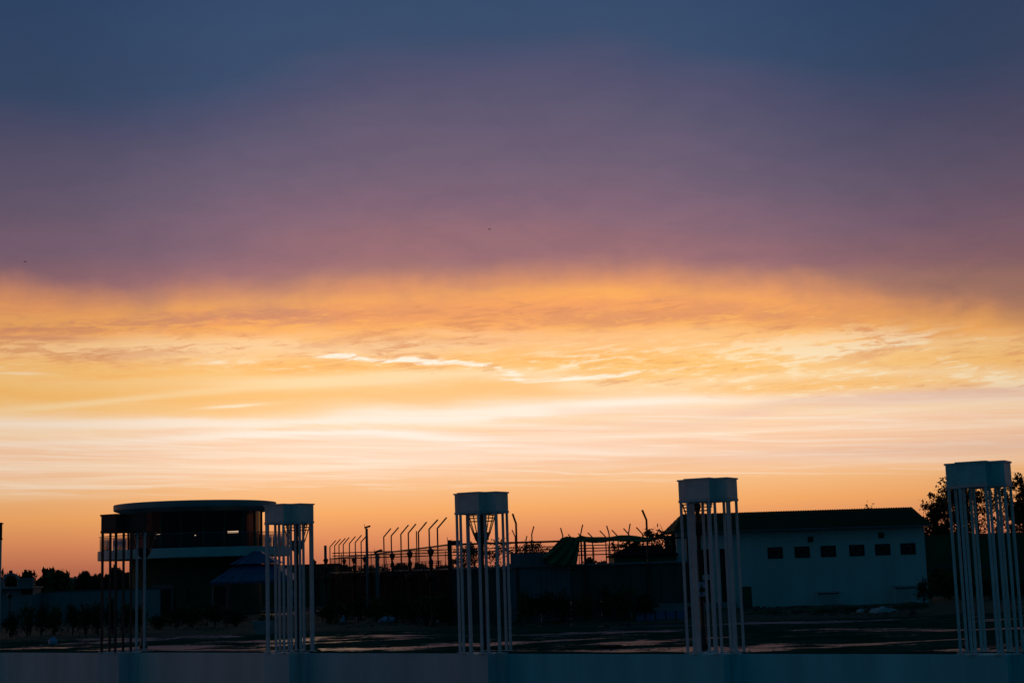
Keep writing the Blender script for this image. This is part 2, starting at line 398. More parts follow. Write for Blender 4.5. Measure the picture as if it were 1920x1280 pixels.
mat('terracotta', (.40, .38, .34), .6, .3, 3.0, .1, 20)
glass_mat('rail_glass', (.62, .60, .60), .9)
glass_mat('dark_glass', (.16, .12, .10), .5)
glass_mat('lamp_glass', (.10, .12, .08), .6)
glowm = bpy.data.materials.new('warm_glow'); glowm.use_nodes = True
t_ = NT(glowm.node_tree)
em = t_.n('ShaderNodeEmission')
t_.put(em.inputs[0], t_.mix(t_.noise(t_.n('ShaderNodeTexCoord').outputs['Object'], 4.0), (1, .62, .36, 1), (1, .74, .5, 1)))
em.inputs[1].default_value = .95  # glow of the added strip and the small spots on the pavilion
o_ = t_.n('ShaderNodeOutputMaterial'); t_.nt.links.new(em.outputs[0], o_.inputs[0])
MATS['warm_glow'] = glowm

# wet, rutted ground
def ground_material():
    m = bpy.data.materials.new('wet_ground'); m.use_nodes = True
    t = NT(m.node_tree)
    co = t.n('ShaderNodeTexCoord').outputs['Object']
    mp = t.n('ShaderNodeMapping'); t.put(mp.inputs[0], co)
    mp.inputs['Rotation'].default_value = (0, 0, math.radians(6))
    mp.inputs['Scale'].default_value = (0.10, 0.34, 1)
    big = t.noise(mp.outputs[0], 1.0, 5.0, 0.58, 0.5)
    mid = t.noise(co, 0.7, 6.0, 0.62, 0.4)
    fin = t.noise(co, 7.0, 6.0, 0.68)
    sp = t.n('ShaderNodeSeparateXYZ'); t.put(sp.inputs[0], co)
    vv = t.m('ADD', t.m('MULTIPLY', t.m('SUBTRACT', sp.outputs[0], P0.x), -dv.y), t.m('MULTIPLY', t.m('SUBTRACT', sp.outputs[1], P0.y), dv.x))
    s = t.m('ADD', big, t.m('ADD', t.m('MULTIPLY', t.m('SUBTRACT', mid, 0.5), 0.42), t.m('MULTIPLY', t.m('SUBTRACT', fin, 0.5), 0.30)))
    s = t.m('ADD', s, t.m('SUBTRACT', 0.030, t.sstep(sp.outputs[0], 2.5, 8.0, 0.0, 0.050)))
    wet = t.m('MULTIPLY', t.sstep(s, 0.535, 0.610), t.sstep(vv, 0.5, 1.1))
    base = t.mix(t.sstep(mid, .35, .7), (.010, .050, .034, 1), (.018, .085, .058, 1))
    base = t.mix(t.m('MULTIPLY', wet, .6), base, (.016, .018, .016, 1))
    p = t.n('ShaderNodeBsdfPrincipled')
    t.put(p.inputs['Base Color'], base)
    t.put(p.inputs['Roughness'], t.m('MULTIPLY_ADD', wet, -0.58, 0.92))
    t.put(p.inputs['Specular IOR Level'], t.m('MULTIPLY_ADD', wet, 0.27, 0.0))
    b = t.n('ShaderNodeBump'); b.inputs['Distance'].default_value = 0.03
    t.put(b.inputs['Strength'], t.m('MULTIPLY_ADD', wet, -0.35, 0.8))
    t.put(b.inputs['Height'], t.m('ADD', fin, t.m('MULTIPLY', mid, 2.0)))
    t.nt.links.new(b.outputs[0], p.inputs['Normal'])
    o = t.n('ShaderNodeOutputMaterial'); t.nt.links.new(p.outputs[0], o.inputs[0])
    MATS['wet_ground'] = m

# ------------------------------------------------------------------ mesh helpers
class MB:
    def __init__(s):
        s.v, s.f = [], []
    def add(s, verts, faces):
        b = len(s.v)
        s.v += [tuple(p) for p in verts]
        s.f += [tuple(b+i for i in f) for f in faces]
        return s
    def box(s, x0, x1, y0, y1, z0, z1):
        vs = [(x, y, z) for z in (z0, z1) for y in (y0, y1) for x in (x0, x1)]
        return s.add(vs, [(0, 2, 3, 1), (4, 5, 7, 6), (0, 1, 5, 4), (2, 6, 7, 3), (0, 4, 6, 2), (1, 3, 7, 5)])
    def prism(s, poly, z0, z1, cap=True):
        n = len(poly)
        vs = [(x, y, z0) for x, y in poly] + [(x, y, z1) for x, y in poly]
        fs = [(i, (i+1) % n, n+(i+1) % n, n+i) for i in range(n)]
        if cap:
            fs += [tuple(reversed(range(n))), tuple(range(n, 2*n))]
        return s.add(vs, fs)
    def tube(s, pts, r, n=6, rs=None, cap=True):
        pts = [Vector(p) for p in pts]
        vs, fs = [], []
        up = None
        for i, p in enumerate(pts):
            a = pts[max(i-1, 0)]; b = pts[min(i+1, len(pts)-1)]
            d = (b-a).normalized()
            if up is None:
                up = Vector((0, 1, 0)) if abs(d.z) > .9 else Vector((0, 0, 1))
            x = d.cross(up).normalized(); y = x.cross(d).normalized(); up = y
            rr = rs[i] if rs else r
            for k in range(n):
                t = 2*math.pi*(k+.5)/n
                vs.append(p + x*rr*math.cos(t) + y*rr*math.sin(t))
        for i in range(len(pts)-1):
            for k in range(n):
                fs.append((i*n+k, i*n+(k+1) % n, (i+1)*n+(k+1) % n, (i+1)*n+k))
        if cap:
            fs += [tuple(reversed(range(n))), tuple(range((len(pts)-1)*n, len(pts)*n))]
        return s.add(vs, fs)
    def lathe(s, prof, n=24, cx=0, cy=0, a0=0.0, a1=2*math.pi, closed=True):
        vs, fs = [], []
        m = len(prof)
        cnt = n if closed else n+1
        for k in range(cnt):
            t = a0 + (a1-a0)*k/n
            for r, z in prof:
                vs.append((cx + r*math.cos(t), cy + r*math.sin(t), z))
        for k in range(n):
            k2 = (k+1) % cnt
            for i in range(m-1):
                fs.append((k*m+i, k2*m+i, k2*m+i+1, k*m+i+1))
        return s.add(vs, fs)
    def ring(s, R, r, z, n=28, k=5):
        pts = [(R*math.cos(2*math.pi*i/n), R*math.sin(2*math.pi*i/n), z) for i in range(n+1)]
        return s.tube(pts, r, k, cap=False)
    def mesh(s, name, m, smooth=False):
        me = bpy.data.meshes.new(name)
        me.from_pydata(s.v, [], s.f)
        if m:
            me.materials.append(MATS[m])
        if smooth:
            for p in me.polygons:
                p.use_smooth = True
        me.update()
        return me
    def build(s, name, m, parent=None, smooth=False, loc=None, **props):
        o = bpy.data.objects.new(name, s.mesh(name, m, smooth))
        C.objects.link(o)
        if parent:
            o.parent = parent
        if loc is not None:
            o.location = loc
        for k, v in props.items():
            o[k] = v
        return o

def inst(name, me, parent=None, loc=None, rz=None, **props):
    o = bpy.data.objects.new(name, me); C.objects.link(o)
    if parent: o.parent = parent
    if loc is not None: o.location = loc
    if rz is not None: o.rotation_euler = (0, 0, rz)
    for k, v in props.items(): o[k] = v
    return o

def thing(name, label, cat, loc=(0, 0, 0), rz=0.0, group=None):
    o = bpy.data.objects.new(name, None); C.objects.link(o)
    o.empty_display_size = .2
    o.location = loc; o.rotation_euler = (0, 0, rz)
    o['label'] = label; o['category'] = cat; o['kind'] = 'thing'
    if group: o['group'] = group
    return o

def tag(o, label, cat, group=None):
    o['label'] = label; o['category'] = cat; o['kind'] = 'thing'
    if group: o['group'] = group
    return o

def copy_tree(o, parent=None):
    c = o.copy(); C.objects.link(c); c.parent = parent
    for ch in list(o.children):
        copy_tree(ch, c)
    return c

# ------------------------------------------------------------------ ground
D = Vector((5.6609, -3.3426)); STEP = D.length
dv = D.normalized()
ANG = math.atan2(dv.y, dv.x)
P0 = Vector((-12.2774, 47.3418))
def tower_pos(k):
    return P0 + D*k
def wall_to_world(u, v):          # u along the wall from tower 0, v away from the camera
    return Vector((P0.x + dv.x*u - dv.y*v, P0.y + dv.y*u + dv.x*v))

def grid_lines(a, b, step, far, both=True):
    xs = list(np.arange(a, b+1e-6, step))
    q = step
    hi = xs[-1]
    while hi < far:
        q *= 1.5; hi += q; xs.append(hi)
    if both:
        q = step; lo = xs[0]
        while lo > -far:
            q *= 1.5; lo -= q; xs.insert(0, lo)
    return xs

def ground_mesh():
    us = grid_lines(-32, 42, .42, 6000)
    vs_ = [0.03, .08, .14, .2, .3, .42] + grid_lines(.55, 34, .30, 6000, both=False)
    V, Fc = [], []
    for v in vs_:
        for u in us:
            p = wall_to_world(u, v)
            z = 0.0
            if -40 < u < 50 and v < 40:
                f = min(1, v/1.5)*max(0.0, min(1, (40-v)/6))
                z = f*(mnoise.fractal(Vector((p.x*.22, p.y*.22, 0)), 1.0, 2.0, 3)*.055
                       + mnoise.noise(Vector((p.x*.9, p.y*1.3, 4)))*.022) - .02*f
            if v < .04:
                z = -.10
            if .05 < v < .45:
                z += (.018 + .05*max(0, mnoise.noise(Vector((u*1.1, v*2, 9)))+.15))*(1-abs(v-.22)/.24 if abs(v-.22) < .24 else 0)
            V.append((p.x, p.y, z))
    n = len(us)
    for j in range(len(vs_)-1):
        for i in range(n-1):
            Fc.append((j*n+i, j*n+i+1, (j+1)*n+i+1, (j+1)*n+i))
    mb = MB(); mb.add(V, Fc)
    mb.build('ground', 'wet_ground', smooth=True, kind='structure')
ground_material()
ground_mesh()
mb = MB()
a, b = wall_to_world(-6000, .1), wall_to_world(6000, .1)
c, d = wall_to_world(6000, -6000), wall_to_world(-6000, -6000)
mb.add([(a.x, a.y, -2.4), (d.x, d.y, -2.4), (c.x, c.y, -2.4), (b.x, b.y, -2.4)], [(0, 1, 2, 3)])
mb.build('yard', 'concrete', kind='structure')

# ------------------------------------------------------------------ front wall
wall = thing('boundary_wall', 'long pale painted retaining wall with pilasters under the frame towers', 'wall', (P0.x, P0.y, 0), ANG)
m_ = MB()
edges = [STEP*k for k in range(-3, 7)]
for i in range(len(edges)-1):       # bays between the pilasters, slightly out of line at their joints
    pass
for i, u0 in enumerate(edges[:-1]):
    bay = MB().box(u0+.003, edges[i+1]-.003, 0 + .004*(i % 2), .25, -2.4, -.012 - .006*((i*7) % 3))
    bay.build('wall_bay', 'wall_pink_lit' if i < 4 else ('wall_mid_lit' if i == 4 else 'wall_teal_lit'), wall)  # bay colours carry the light's shift from pink to teal
for k in range(-1, 5):
    u = STEP*k
    pil = MB()
    pil.box(u-.45, u+.45, -.62, .62, -2.4, .012)
    pil.box(u-.66, u-.453, -.17, .42, -2.4, .009)
    pil.box(u+.453, u+.66, -.17, .42, -2.4, .009)
    pil.build('pilaster', 'wall_mid_lit' if k < 3 else 'wall_teal_lit', wall)  # pilaster colours follow the same painted light shift

# ------------------------------------------------------------------ frame towers
W2, A2, TH = 1.289/2, .634/2, 4.2
def plus(w_, a_):
    return [(-a_, -w_), (a_, -w_), (a_, -a_), (w_, -a_), (w_, a_), (a_, a_), (a_, w_), (-a_, w_), (-a_, a_), (-w_, a_), (-w_, -a_), (-a_, -a_)]
CORN = plus(W2-.033, A2-.033)
leg_me = {}
for nm in ('white_steel', 'white_steel_teal_lit', 'brown_steel'):
    leg_me[nm] = MB().box(-.027, .027, -.027, .027, .0, TH-.52).mesh('leg', nm)
plate_me = MB().box(-.07, .07, -.07, .07, .006, .026).mesh('foot_plate', 'white_steel')
TL = ['frame tower cut off by the left edge of the photo',
      'frame tower with the black cap standing before the round pavilion',
      'white frame tower beside the blue two-tier gazebo roof',
      'white frame tower beside the fence corner and the green net',
      'white frame tower in front of the porch of the white building',
      'white frame tower in front of the tall trees, largest of the row']
cap_w = MB().prism(plus(W2, A2), TH-.50, TH-.042).mesh('cap', 'cap_sheet_pink_lit')
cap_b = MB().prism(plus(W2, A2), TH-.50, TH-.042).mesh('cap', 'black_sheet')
cap_c = MB().prism(plus(W2, A2), TH-.50, TH-.042).mesh('cap', 'cap_sheet_teal_lit')
lid_c = MB().prism(plus(W2+.025, A2+.025), TH-.040, TH).mesh('lid', 'cap_sheet_teal_lit')
lid_w = MB().prism(plus(W2+.025, A2+.025), TH-.040, TH).mesh('lid', 'cap_sheet_pink_lit')
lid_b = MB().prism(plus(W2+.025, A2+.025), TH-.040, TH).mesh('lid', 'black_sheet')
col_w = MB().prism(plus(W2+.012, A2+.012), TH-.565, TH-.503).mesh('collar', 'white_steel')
col_b = MB().prism(plus(W2+.012, A2+.012), TH-.565, TH-.503).mesh('collar', 'brown_steel')
ca, sa_ = math.cos(ANG), math.sin(ANG)
for k in range(-1, 5):
    p = tower_pos(k)
    t = thing('frame_tower', TL[k+1], 'tower', (p.x, p.y, .012), ANG, 'frame towers along the wall')
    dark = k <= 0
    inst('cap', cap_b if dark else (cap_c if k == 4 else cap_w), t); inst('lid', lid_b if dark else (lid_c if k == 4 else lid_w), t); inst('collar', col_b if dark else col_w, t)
    order = sorted(CORN, key=lambda q: (p.x + ca*q[0]-sa_*q[1])/(p.y + sa_*q[0]+ca*q[1]))  # left to right from the camera; the first legs take dark brown
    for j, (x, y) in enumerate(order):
        mm = 'brown_steel' if dark and j < 9 else ('white_steel_teal_lit' if k == 4 else 'white_steel')  # nearest tower's legs hold the teal light in their colour
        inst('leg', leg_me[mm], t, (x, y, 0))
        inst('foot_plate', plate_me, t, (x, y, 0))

# ------------------------------------------------------------------ ornate lamps
def make_lamp(zr, name, label, group, loc):
    """zr: height of the basket's top ring"""
    t = thing(name, label, 'lamp', loc, 0, group)
    post = MB().lathe([(.0, 0), (.13, 0), (.13, .10), (.09, .16), (.075, .5), (.055, .56), (.05, zr-.90), (.075, zr-.86), (.05, zr-.82)], 10)
    post.build('post', 'dark_steel', t, True)
    cup = MB().lathe([(.05, zr-.83), (.13, zr-.78), (.20, zr-.66), (.235, zr-.50), (.22, zr-.48), (.05, zr-.46)], 14)
    cup.build('basket_cup', 'dark_steel', t, True)
    stem = MB().lathe([(.05, zr-.46), (.06, zr-.2), (.10, zr-.05), (.075, zr+.05), (.035, zr+.12), (.03, zr+.17)], 10)
    stem.build('stem', 'dark_steel', t, True)
    for q in range(8):
        an = 2*math.pi*(q+.3)/8
        rib = MB().tube([(math.cos(an)*r, math.sin(an)*r, zr+z) for r, z in ((.08, -.80), (.17, -.68), (.255, -.48), (.33, -.25), (.385, -.08), (.41, .02))], .017, 5)
        rib.build('rib', 'dark_steel', t)
    for R_, z in ((.41, 0), (.395, -.075), (.365, -.165)):
        MB().ring(R_, .012, zr+z, 20, 4).build('ring', 'dark_steel', t)
    ln = MB().lathe([(.03, zr+.17), (.055, zr+.20), (.125, zr+.40), (.12, zr+.405)], 6)
    lo = ln.build('lantern', 'lamp_glass', t)
    bars = MB()
    for q in range(6):
        an = 2*math.pi*q/6
        bars.tube([(math.cos(an)*.057, math.sin(an)*.057, zr+.2), (math.cos(an)*.127, math.sin(an)*.127, zr+.4)], .011, 4)
    bars.build('lantern_bars', 'dark_steel', lo)
    MB().lathe([(.15, zr+.40), (.15, zr+.415), (.10, zr+.46), (.045, zr+.51), (.02, zr+.53), (.028, zr+.55), (0, zr+.585)], 6).build('lantern_cap', 'dark_steel', lo)
    return t

near_lab = ['ornate black basket lamp behind the black-capped tower',
            'ornate black basket lamp inside the tower by the blue gazebo',
            'ornate black basket lamp inside the tower by the fence corner',
            'ornate black basket lamp inside the tower before the porch',
            'ornate black basket lamp behind the tower before the tall trees']
for k in range(5):
    p = tower_pos(k); p = at(*((270, 1002), (556, 985), (902, 966), (1307, 946), (1795, 915))[k], p.y+2.7); p.y -= 2.7
    make_lamp(3.72, 'basket_lamp', near_lab[k], 'basket lamps behind the frame towers', (p.x, p.y+2.7, -.02))
far_lab = ['dark basket lamp nearest to the fence corner post', 'second dark basket lamp from the fence corner post', 'third dark basket lamp from the fence corner post',
           'dark basket lamp just right of the flood light pole', 'dark basket lamp just left of the flood light pole',
           'second dark basket lamp left of the flood light pole', 'farthest and smallest dark basket lamp of the receding row']
for k in range(7):
    make_lamp(2.56, 'basket_lamp', far_lab[k], 'basket lamps in the receding row', (-3.456-1.256*k, 60+6*k-.0, -.02))
make_lamp(2.50, 'basket_lamp', 'dark basket lamp beside the short stub pole right of the gazebo tower', 'basket lamps in the receding row', (at(611, 1060, 80).x, 80, -.02))
make_lamp(2.45, 'basket_lamp', 'dark basket lamp showing just right of the gazebo tower legs', 'basket lamps in the receding row', (at(589, 1060, 84).x, 84, -.02))

# ------------------------------------------------------------------ foliage helpers
def leaf_cloud(clumps, leaves, size, ell, clump_r, seed, flat=.8, hollow=.35):
    """leaf quads in clumps spread through an ellipsoid (ell = half sizes), centred on the origin"""
    r = np.random.default_rng(seed)
    V, Fc = [], []
    for c in range(clumps):
        d = r.normal(size=3); d /= np.linalg.norm(d)
        rad = hollow + (1-hollow)*r.random()**.6
        cc = d*rad*np.array(ell)*(1 + .18*math.sin(3*math.atan2(d[1], d[0])+seed) + .14*math.sin(5*d[2]+seed*2))
        cr = clump_r*(.55+.8*r.random())
        for l in range(leaves):
            q = r.normal(size=3)*cr*.55
            q[2] *= flat
            p = cc+q
            a_ = r.normal(size=3); a_ /= np.linalg.norm(a_)
            b_ = np.cross(a_, r.normal(size=3)); b_ /= np.linalg.norm(b_)
            s_ = size*(.6+.8*r.random())
            i = len(V)
            V += [tuple(p-a_*s_), tuple(p+b_*s_*.42), tuple(p+a_*s_), tuple(p-b_*s_*.42)]
            Fc.append((i, i+1, i+2, i+3))
    m2 = MB(); m2.add(V, Fc)
    return m2

def tree_trunk(h, r, crown_z, crown_r, nl, seed, lean=0.0):
    rr = random.Random(seed)
    m2 = MB()
    top = h
    pts = [(lean*q*q + .06*h*.1*math.sin(q*5+seed), .02*h*math.sin(q*4+seed), top*q) for q in (0, .25, .5, .75, 1.0)]
    m2.tube(pts, r, 7, [r*1.25, r, r*.8, r*.55, r*.22])
    for i in range(nl):
        q = .45+.5*i/nl
        base = (lean*q*q, 0, top*q)
        an = rr.random()*6.28
        L = crown_r*(.55+.5*rr.random())
        m2.tube([base, (base[0]+math.cos(an)*L*.5, math.sin(an)*L*.5, base[2]+L*.35), (base[0]+math.cos(an)*L, math.sin(an)*L, base[2]+L*.8)],
                r*.3, 5, [r*.38, r*.25, r*.08])
    return m2

def tree(name, label, loc, h, ell, cz, clumps, leaves, size, clump_r, seed, m='foliage', trunk_r=.1, limbs=8, group=None, lean=0, cat='tree', hollow=.35):
    t = thing(name, label, cat, loc, 0, group)
    tree_trunk(h, trunk_r, cz, max(ell[0], ell[1]), limbs, seed, lean).build('trunk', 'bark', t)
    cr = leaf_cloud(clumps, leaves, size, ell, clump_r, seed, hollow=hollow).build('crown', m, t)
    cr.location = (lean*.7, 0, cz)
    return t

# ------------------------------------------------------------------ dark planted strip in front of the buildings
def bed_mesh():
    xs = np.linspace(-34, 34, 170); ys = np.linspace(0, 1, 24)
    V, Fc = [], []
    for j, y in enumerate(ys):
        for i, x in enumerate(xs):
            y0 = 57.6 + .7*mnoise.noise(Vector((x*.25, 0, 3))) + (-.06*x if x > 0 else -.03*x)
            yy = y0 + y*y*26
            e = min(1, (yy-y0)/.9)
            z = e*(.10 + .10*mnoise.fractal(Vector((x*.5, yy*.5, 7)), 1, 2, 4)) - .05 + .004
            V.append((x, yy, z))
    n = len(xs)
    for j in range(len(ys)-1):
        for i in range(n-1):
            Fc.append((j*n+i, j*n+i+1, (j+1)*n+i+1, (j+1)*n+i))
    m2 = MB(); m2.add(V, Fc); m2.build('soil_bed', 'soil', kind='structure', smooth=True)
bed_mesh()

def weeds():
    r = np.random.default_rng(5)
    V, Fc = [], []
    for i in range(2200):
        x = r.uniform(-30, 30); y = 58.6 + r.random()**1.5*9 + (-.06*x if x > 0 else -.03*x)
        if mnoise.noise(Vector((x*.5, y*.5, 2))) < -.05: continue
        h = r.uniform(.04, .16); an = r.uniform(0, 6.28); wd = r.uniform(.015, .04)
        lx, ly = r.normal(0, .1), r.normal(0, .1)
        k = len(V)
        V += [(x-math.cos(an)*wd, y-math.sin(an)*wd, .02), (x+math.cos(an)*wd, y+math.sin(an)*wd, .02), (x+lx, y+ly, h)]
        Fc.append((k, k+1, k+2))
    m2 = MB(); m2.add(V, Fc); m2.build('weeds', 'foliage_dark', kind='stuff')
weeds()

# shrubs: a few meshes shared by many plants
shrub_me = []
for s in range(5):
    shrub_me.append((leaf_cloud(26, 34, .075, (.55, .5, .48), .26, 40+s, hollow=.2).mesh('crown', 'foliage_dark' if s % 2 else 'foliage'),
                     tree_trunk(.8, .03, .6, .4, 5, 40+s).mesh('trunk', 'bark')))
def shrub(px, py_top, Yd, wpx, label, group, i):
    top = at(px, py_top, Yd)
    h = max(.35, top.z)
    wd = wpx*Yd/F
    t = thing('shrub', label, 'shrub', (top.x, Yd, 0), 0, group)
    me, tr = shrub_me[i % 5]
    c = inst('crown', me, t, (0, 0, h*.55)); c.scale = (wd/1.25, wd/1.25, h*.45/.52)
    c.rotation_euler = (0, 0, i*1.7)
    s_ = inst('trunk', tr, t, (0, 0, 0)); s_.scale = (1, 1, h*.7/.8)
    return t
hedge = [(20, 1142, 62, 36, 'leafy shrub below the arched house'), (52, 1129, 62, 24, 'tall dark shrub below the balustrade, spiky at the top'),
         (78, 1139, 63, 32, 'rounded dark shrub right of the balustrade'), (103, 1138, 63, 30, 'dark shrub behind the white plastic bag'),
         (137, 1131, 62, 30, 'dark shrub in the middle of the far white wall'), (160, 1128, 63, 32, 'tall dark shrub left of the black-capped tower'),
         (184, 1126, 63, 30, 'dark shrub touching the black-capped tower'), (212, 1128, 62, 34, 'dark shrub seen through the left legs of the black-capped tower'),
         (238, 1132, 63, 32, 'dark shrub seen through the middle legs of the black-capped tower'), (262, 1134, 62, 30, 'dark shrub seen through the right legs of the black-capped tower')]
for i, (px, py, Yd, wp, lb) in enumerate(hedge):
    shrub(px, py, Yd, wp, lb, 'shrubs in front of the far white wall', i)
front = [(330, 1142, 66, 46, 'dark shrub before the pavilion door'), (360, 1136, 67, 44, 'dark shrub below the pavilion window'), (402, 1132, 66, 52, 'dark shrub at the left foot of the gazebo'),
         (440, 1140, 66, 40, 'dark shrub before the gazebo'), (300, 1150, 66, 40, 'low dark shrub left of the pavilion door')]
for i, (px, py, Yd, wp, lb) in enumerate(front):
    shrub(px, py, Yd, wp, lb, 'shrubs before the round pavilion', i+2)
mids = [(612, 1126, 66, 46), (640, 1124, 68, 44), (672, 1124, 66, 46), (706, 1122, 68, 44), (740, 1122, 66, 50), (772, 1118, 64, 46), (806, 1114, 60.4, 60), (840, 1120, 60.2, 44),
        (986, 1112, 59.6, 44), (1022, 1108, 59.6, 50), (1058, 1104, 59.8, 50), (1096, 1108, 59.4, 46), (1134, 1106, 59.4, 46), (1172, 1104, 59.4, 50), (1206, 1110, 59.4, 44), (1240, 1112, 64, 40)]
mlab = ['dark shrub right of the gazebo tower', 'dark shrub above the pale rag', 'dark shrub below the farthest basket lamps', 'dark shrub below the flood light pole',
        'dark shrub above the pale rubbish heap', 'dark shrub above the blue crates', 'broad dark shrub left of the fence corner', 'dark shrub at the foot of the fence corner post',
        'dark shrub right of the fence corner tower', 'dark shrub below the teal sheet screen', 'dark shrub below the green net', 'dark shrub right of the green net',
        'dark shrub above the cream rubbish', 'dark shrub below the rolled net', 'dark shrub left of the blue kerb blocks', 'dark shrub above the blue kerb blocks']
for i, (px, py, Yd, wp) in enumerate(mids):
    shrub(px, py, Yd, wp, mlab[i], 'shrubs along the foot of the fence', i)

# ------------------------------------------------------------------ round pavilion
PY = 92.0
pc = at(367, 1080, PY)
K = PY/F
pav = thing('round_pavilion', 'round two-storey pavilion with flat disc roof and white balcony', 'pavilion', (pc.x, PY, 0))
def zat(px, py, Yd): return at(px, py, Yd).z
Rr, Rd, Rb = 149*K, 123*K, 176*K
zr_t = zat(400, 935.5, PY-Rr); zr_b = zr_t-.37
zb_t = zat(400, 1024.5, PY-Rb); zb_b = zat(400, 1043, PY-Rb)
MB().lathe([(0, zr_t+.02), (Rr-.25, zr_t+.01), (Rr-.02, zr_t-.02), (Rr, zr_t-.06), (Rr-.01, zr_b+.02), (Rr-.07, zr_b-.02), (Rr-.30, zr_b-.10), (Rd+.05, zr_b-.22), (0, zr_b-.22)], 72).build('roof', 'roof_paint', pav, False)
MB().lathe([(0, zb_t), (Rb-.02, zb_t), (Rb, zb_t-.03), (Rb, zb_b+.03), (Rb-.03, zb_b), (0, zb_b)], 72).build('balcony_slab', 'house_paint', pav, False)
# upper storey: dark core, tinted panes and mullions
zu0, zu1 = zb_t+.002, zr_b-.222
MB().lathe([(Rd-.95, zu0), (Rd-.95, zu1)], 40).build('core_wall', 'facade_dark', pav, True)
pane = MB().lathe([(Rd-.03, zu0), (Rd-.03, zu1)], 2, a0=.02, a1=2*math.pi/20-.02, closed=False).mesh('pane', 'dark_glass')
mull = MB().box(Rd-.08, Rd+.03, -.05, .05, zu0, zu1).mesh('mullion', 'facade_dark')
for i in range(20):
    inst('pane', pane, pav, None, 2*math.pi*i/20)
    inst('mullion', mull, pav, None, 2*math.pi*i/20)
# ground storey
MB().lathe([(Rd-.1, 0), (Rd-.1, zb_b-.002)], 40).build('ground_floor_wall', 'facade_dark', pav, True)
rail_me = MB().lathe([(Rb-.09, zb_t+.05), (Rb-.09, zb_t+.80)], 2, a0=.006, a1=2*math.pi/24-.006, closed=False).mesh('railing_pane', 'rail_glass')
for i in range(24):
    inst('railing_pane', rail_me, pav, None, 2*math.pi*i/24)
MB().ring(Rb-.09, .022, zb_t+.83, 72, 5).build('handrail', 'grey_steel', pav)
# door and window in the ground-floor wall, frames proud of the curved wall
def on_drum(px):
    x = at(px, 1100, PY).x - pc.x
    R_ = Rd-.1
    return x, -math.sqrt(max(.01, R_*R_-x*x))
def drum_frame(px0, px1, z0, z1, m, nm, bar=.07):
    x0, y0 = on_drum(px0); x1, y1 = on_drum(px1)
    yy = min(y0, y1)-.06
    f = MB()
    f.box(x0, x0+bar, yy, yy+.45, z0, z1); f.box(x1-bar, x1, yy, yy+.45, z0, z1)
    f.box(x0+bar, x1-bar, yy+.002, yy+.45, z1-bar*2, z1)
    o = f.build(nm, m, pav)
    MB().box(x0+bar, x1-bar, yy+.06, yy+.10, z0, z1-bar*2).build('pane', 'dark_room', o)
    return o
drum_frame(313, 352, .0, zat(330, 1095, PY-Rd), 'grey_steel', 'door_frame', .12)
drum_frame(353, 385, zat(370, 1129, PY-Rd), zat(370, 1094, PY-Rd), 'facade_dark', 'window_frame', .10)
drum_frame(420, 450, .9, zat(430, 1094, PY-Rd), 'facade_dark', 'window_frame', .10)
fx0, fy0 = on_drum(302); fx1, fy1 = on_drum(316)
# glowing strip in place of a sky glimpse, and two small bright spots
def glow_spot(px0, px1, py, hpx, label):
    x0, x1 = at(px0, py, PY-Rd).x, at(px1, py, PY-Rd).x
    z = zat((px0+px1)/2, py, PY-Rd)
    hh = hpx*K*.5
    cx = (x0+x1)/2
    yy = -math.sqrt((Rd+.10)**2-(cx-pc.x)**2)+PY
    lt = thing('wall_glow', label, 'light', (cx, yy-.03, z))
    L = (x1-x0)/2
    MB().box(-L, L, -.05, .0, -hh, hh).build('tube', 'warm_glow', lt)  # plain glowing box
    MB().box(-L-.02, L+.02, .003, .06, -hh-.02, hh+.02).build('glow_backing', 'dark_steel', lt)
glow_spot(420.5, 441, 996, 3.2, 'glowing strip in place of a sky glimpse through the pavilion upper storey')
glow_spot(294, 299.5, 1000.5, 1.6, 'small bright spot at the upper left of the pavilion')
glow_spot(365.5, 367.5, 1003, 1.6, 'tiny bright spot at the middle of the pavilion upper storey')

# ------------------------------------------------------------------ blue gazebo
GY = 76.0
gp = at(483, 1087, GY)
gaz = thing('gazebo', 'gazebo with a two-tier blue striped tarpaulin roof', 'gazebo', (gp.x, GY, 0))
KG = GY/F
zl0 = zat(483, 1088, GY-1.6); zl1 = zat(483, 1057, GY); zu_0 = zat(483, 1056, GY-.8); zu_1 = zat(483, 1033, GY)
def tier(h0, h1, z0, z1):
    return MB().add([(-h0, -h0, z0), (h0, -h0, z0), (h0, h0, z0), (-h0, h0, z0), (-h1, -h1, z1), (h1, -h1, z1), (h1, h1, z1), (-h1, h1, z1)],
                    [(0, 1, 5, 4), (1, 2, 6, 5), (2, 3, 7, 6), (3, 0, 4, 7), (4, 5, 6, 7)])
h0, h1, u0, u1 = 74*KG, 33*KG, 44*KG, 6*KG
tier(h0, h1, zl0, zl1).build('lower_roof', 'blue_tarp', gaz)
tier(u0, u1, zu_0, zu_1).build('upper_roof', 'blue_tarp', gaz)
def ribs(hb, ht, zb, zt, parent, n):
    for i in range(n):
        q = -1+2*(i+.5)/n
        MB().tube([(q*hb, -hb-.005, zb+.02), (q*ht, -ht-.005, zt+.02)], .022, 5).build('rib', 'blue_tarp_light', parent)
ribs(h0, h1, zl0, zl1, gaz, 7)
ribs(u0, u1, zu_0, zu_1, gaz, 5)
val = MB()
for i in range(14):
    x = -h0 + 2*h0*i/14
    val.add([(x, -h0-.004, zl0), (x+2*h0/14, -h0-.004, zl0), (x+2*h0/14*.85, -h0-.006, zl0-.12), (x+2*h0/14*.15, -h0-.006, zl0-.12)], [(0, 1, 2, 3)])
val.build('valance', 'blue_tarp', gaz)
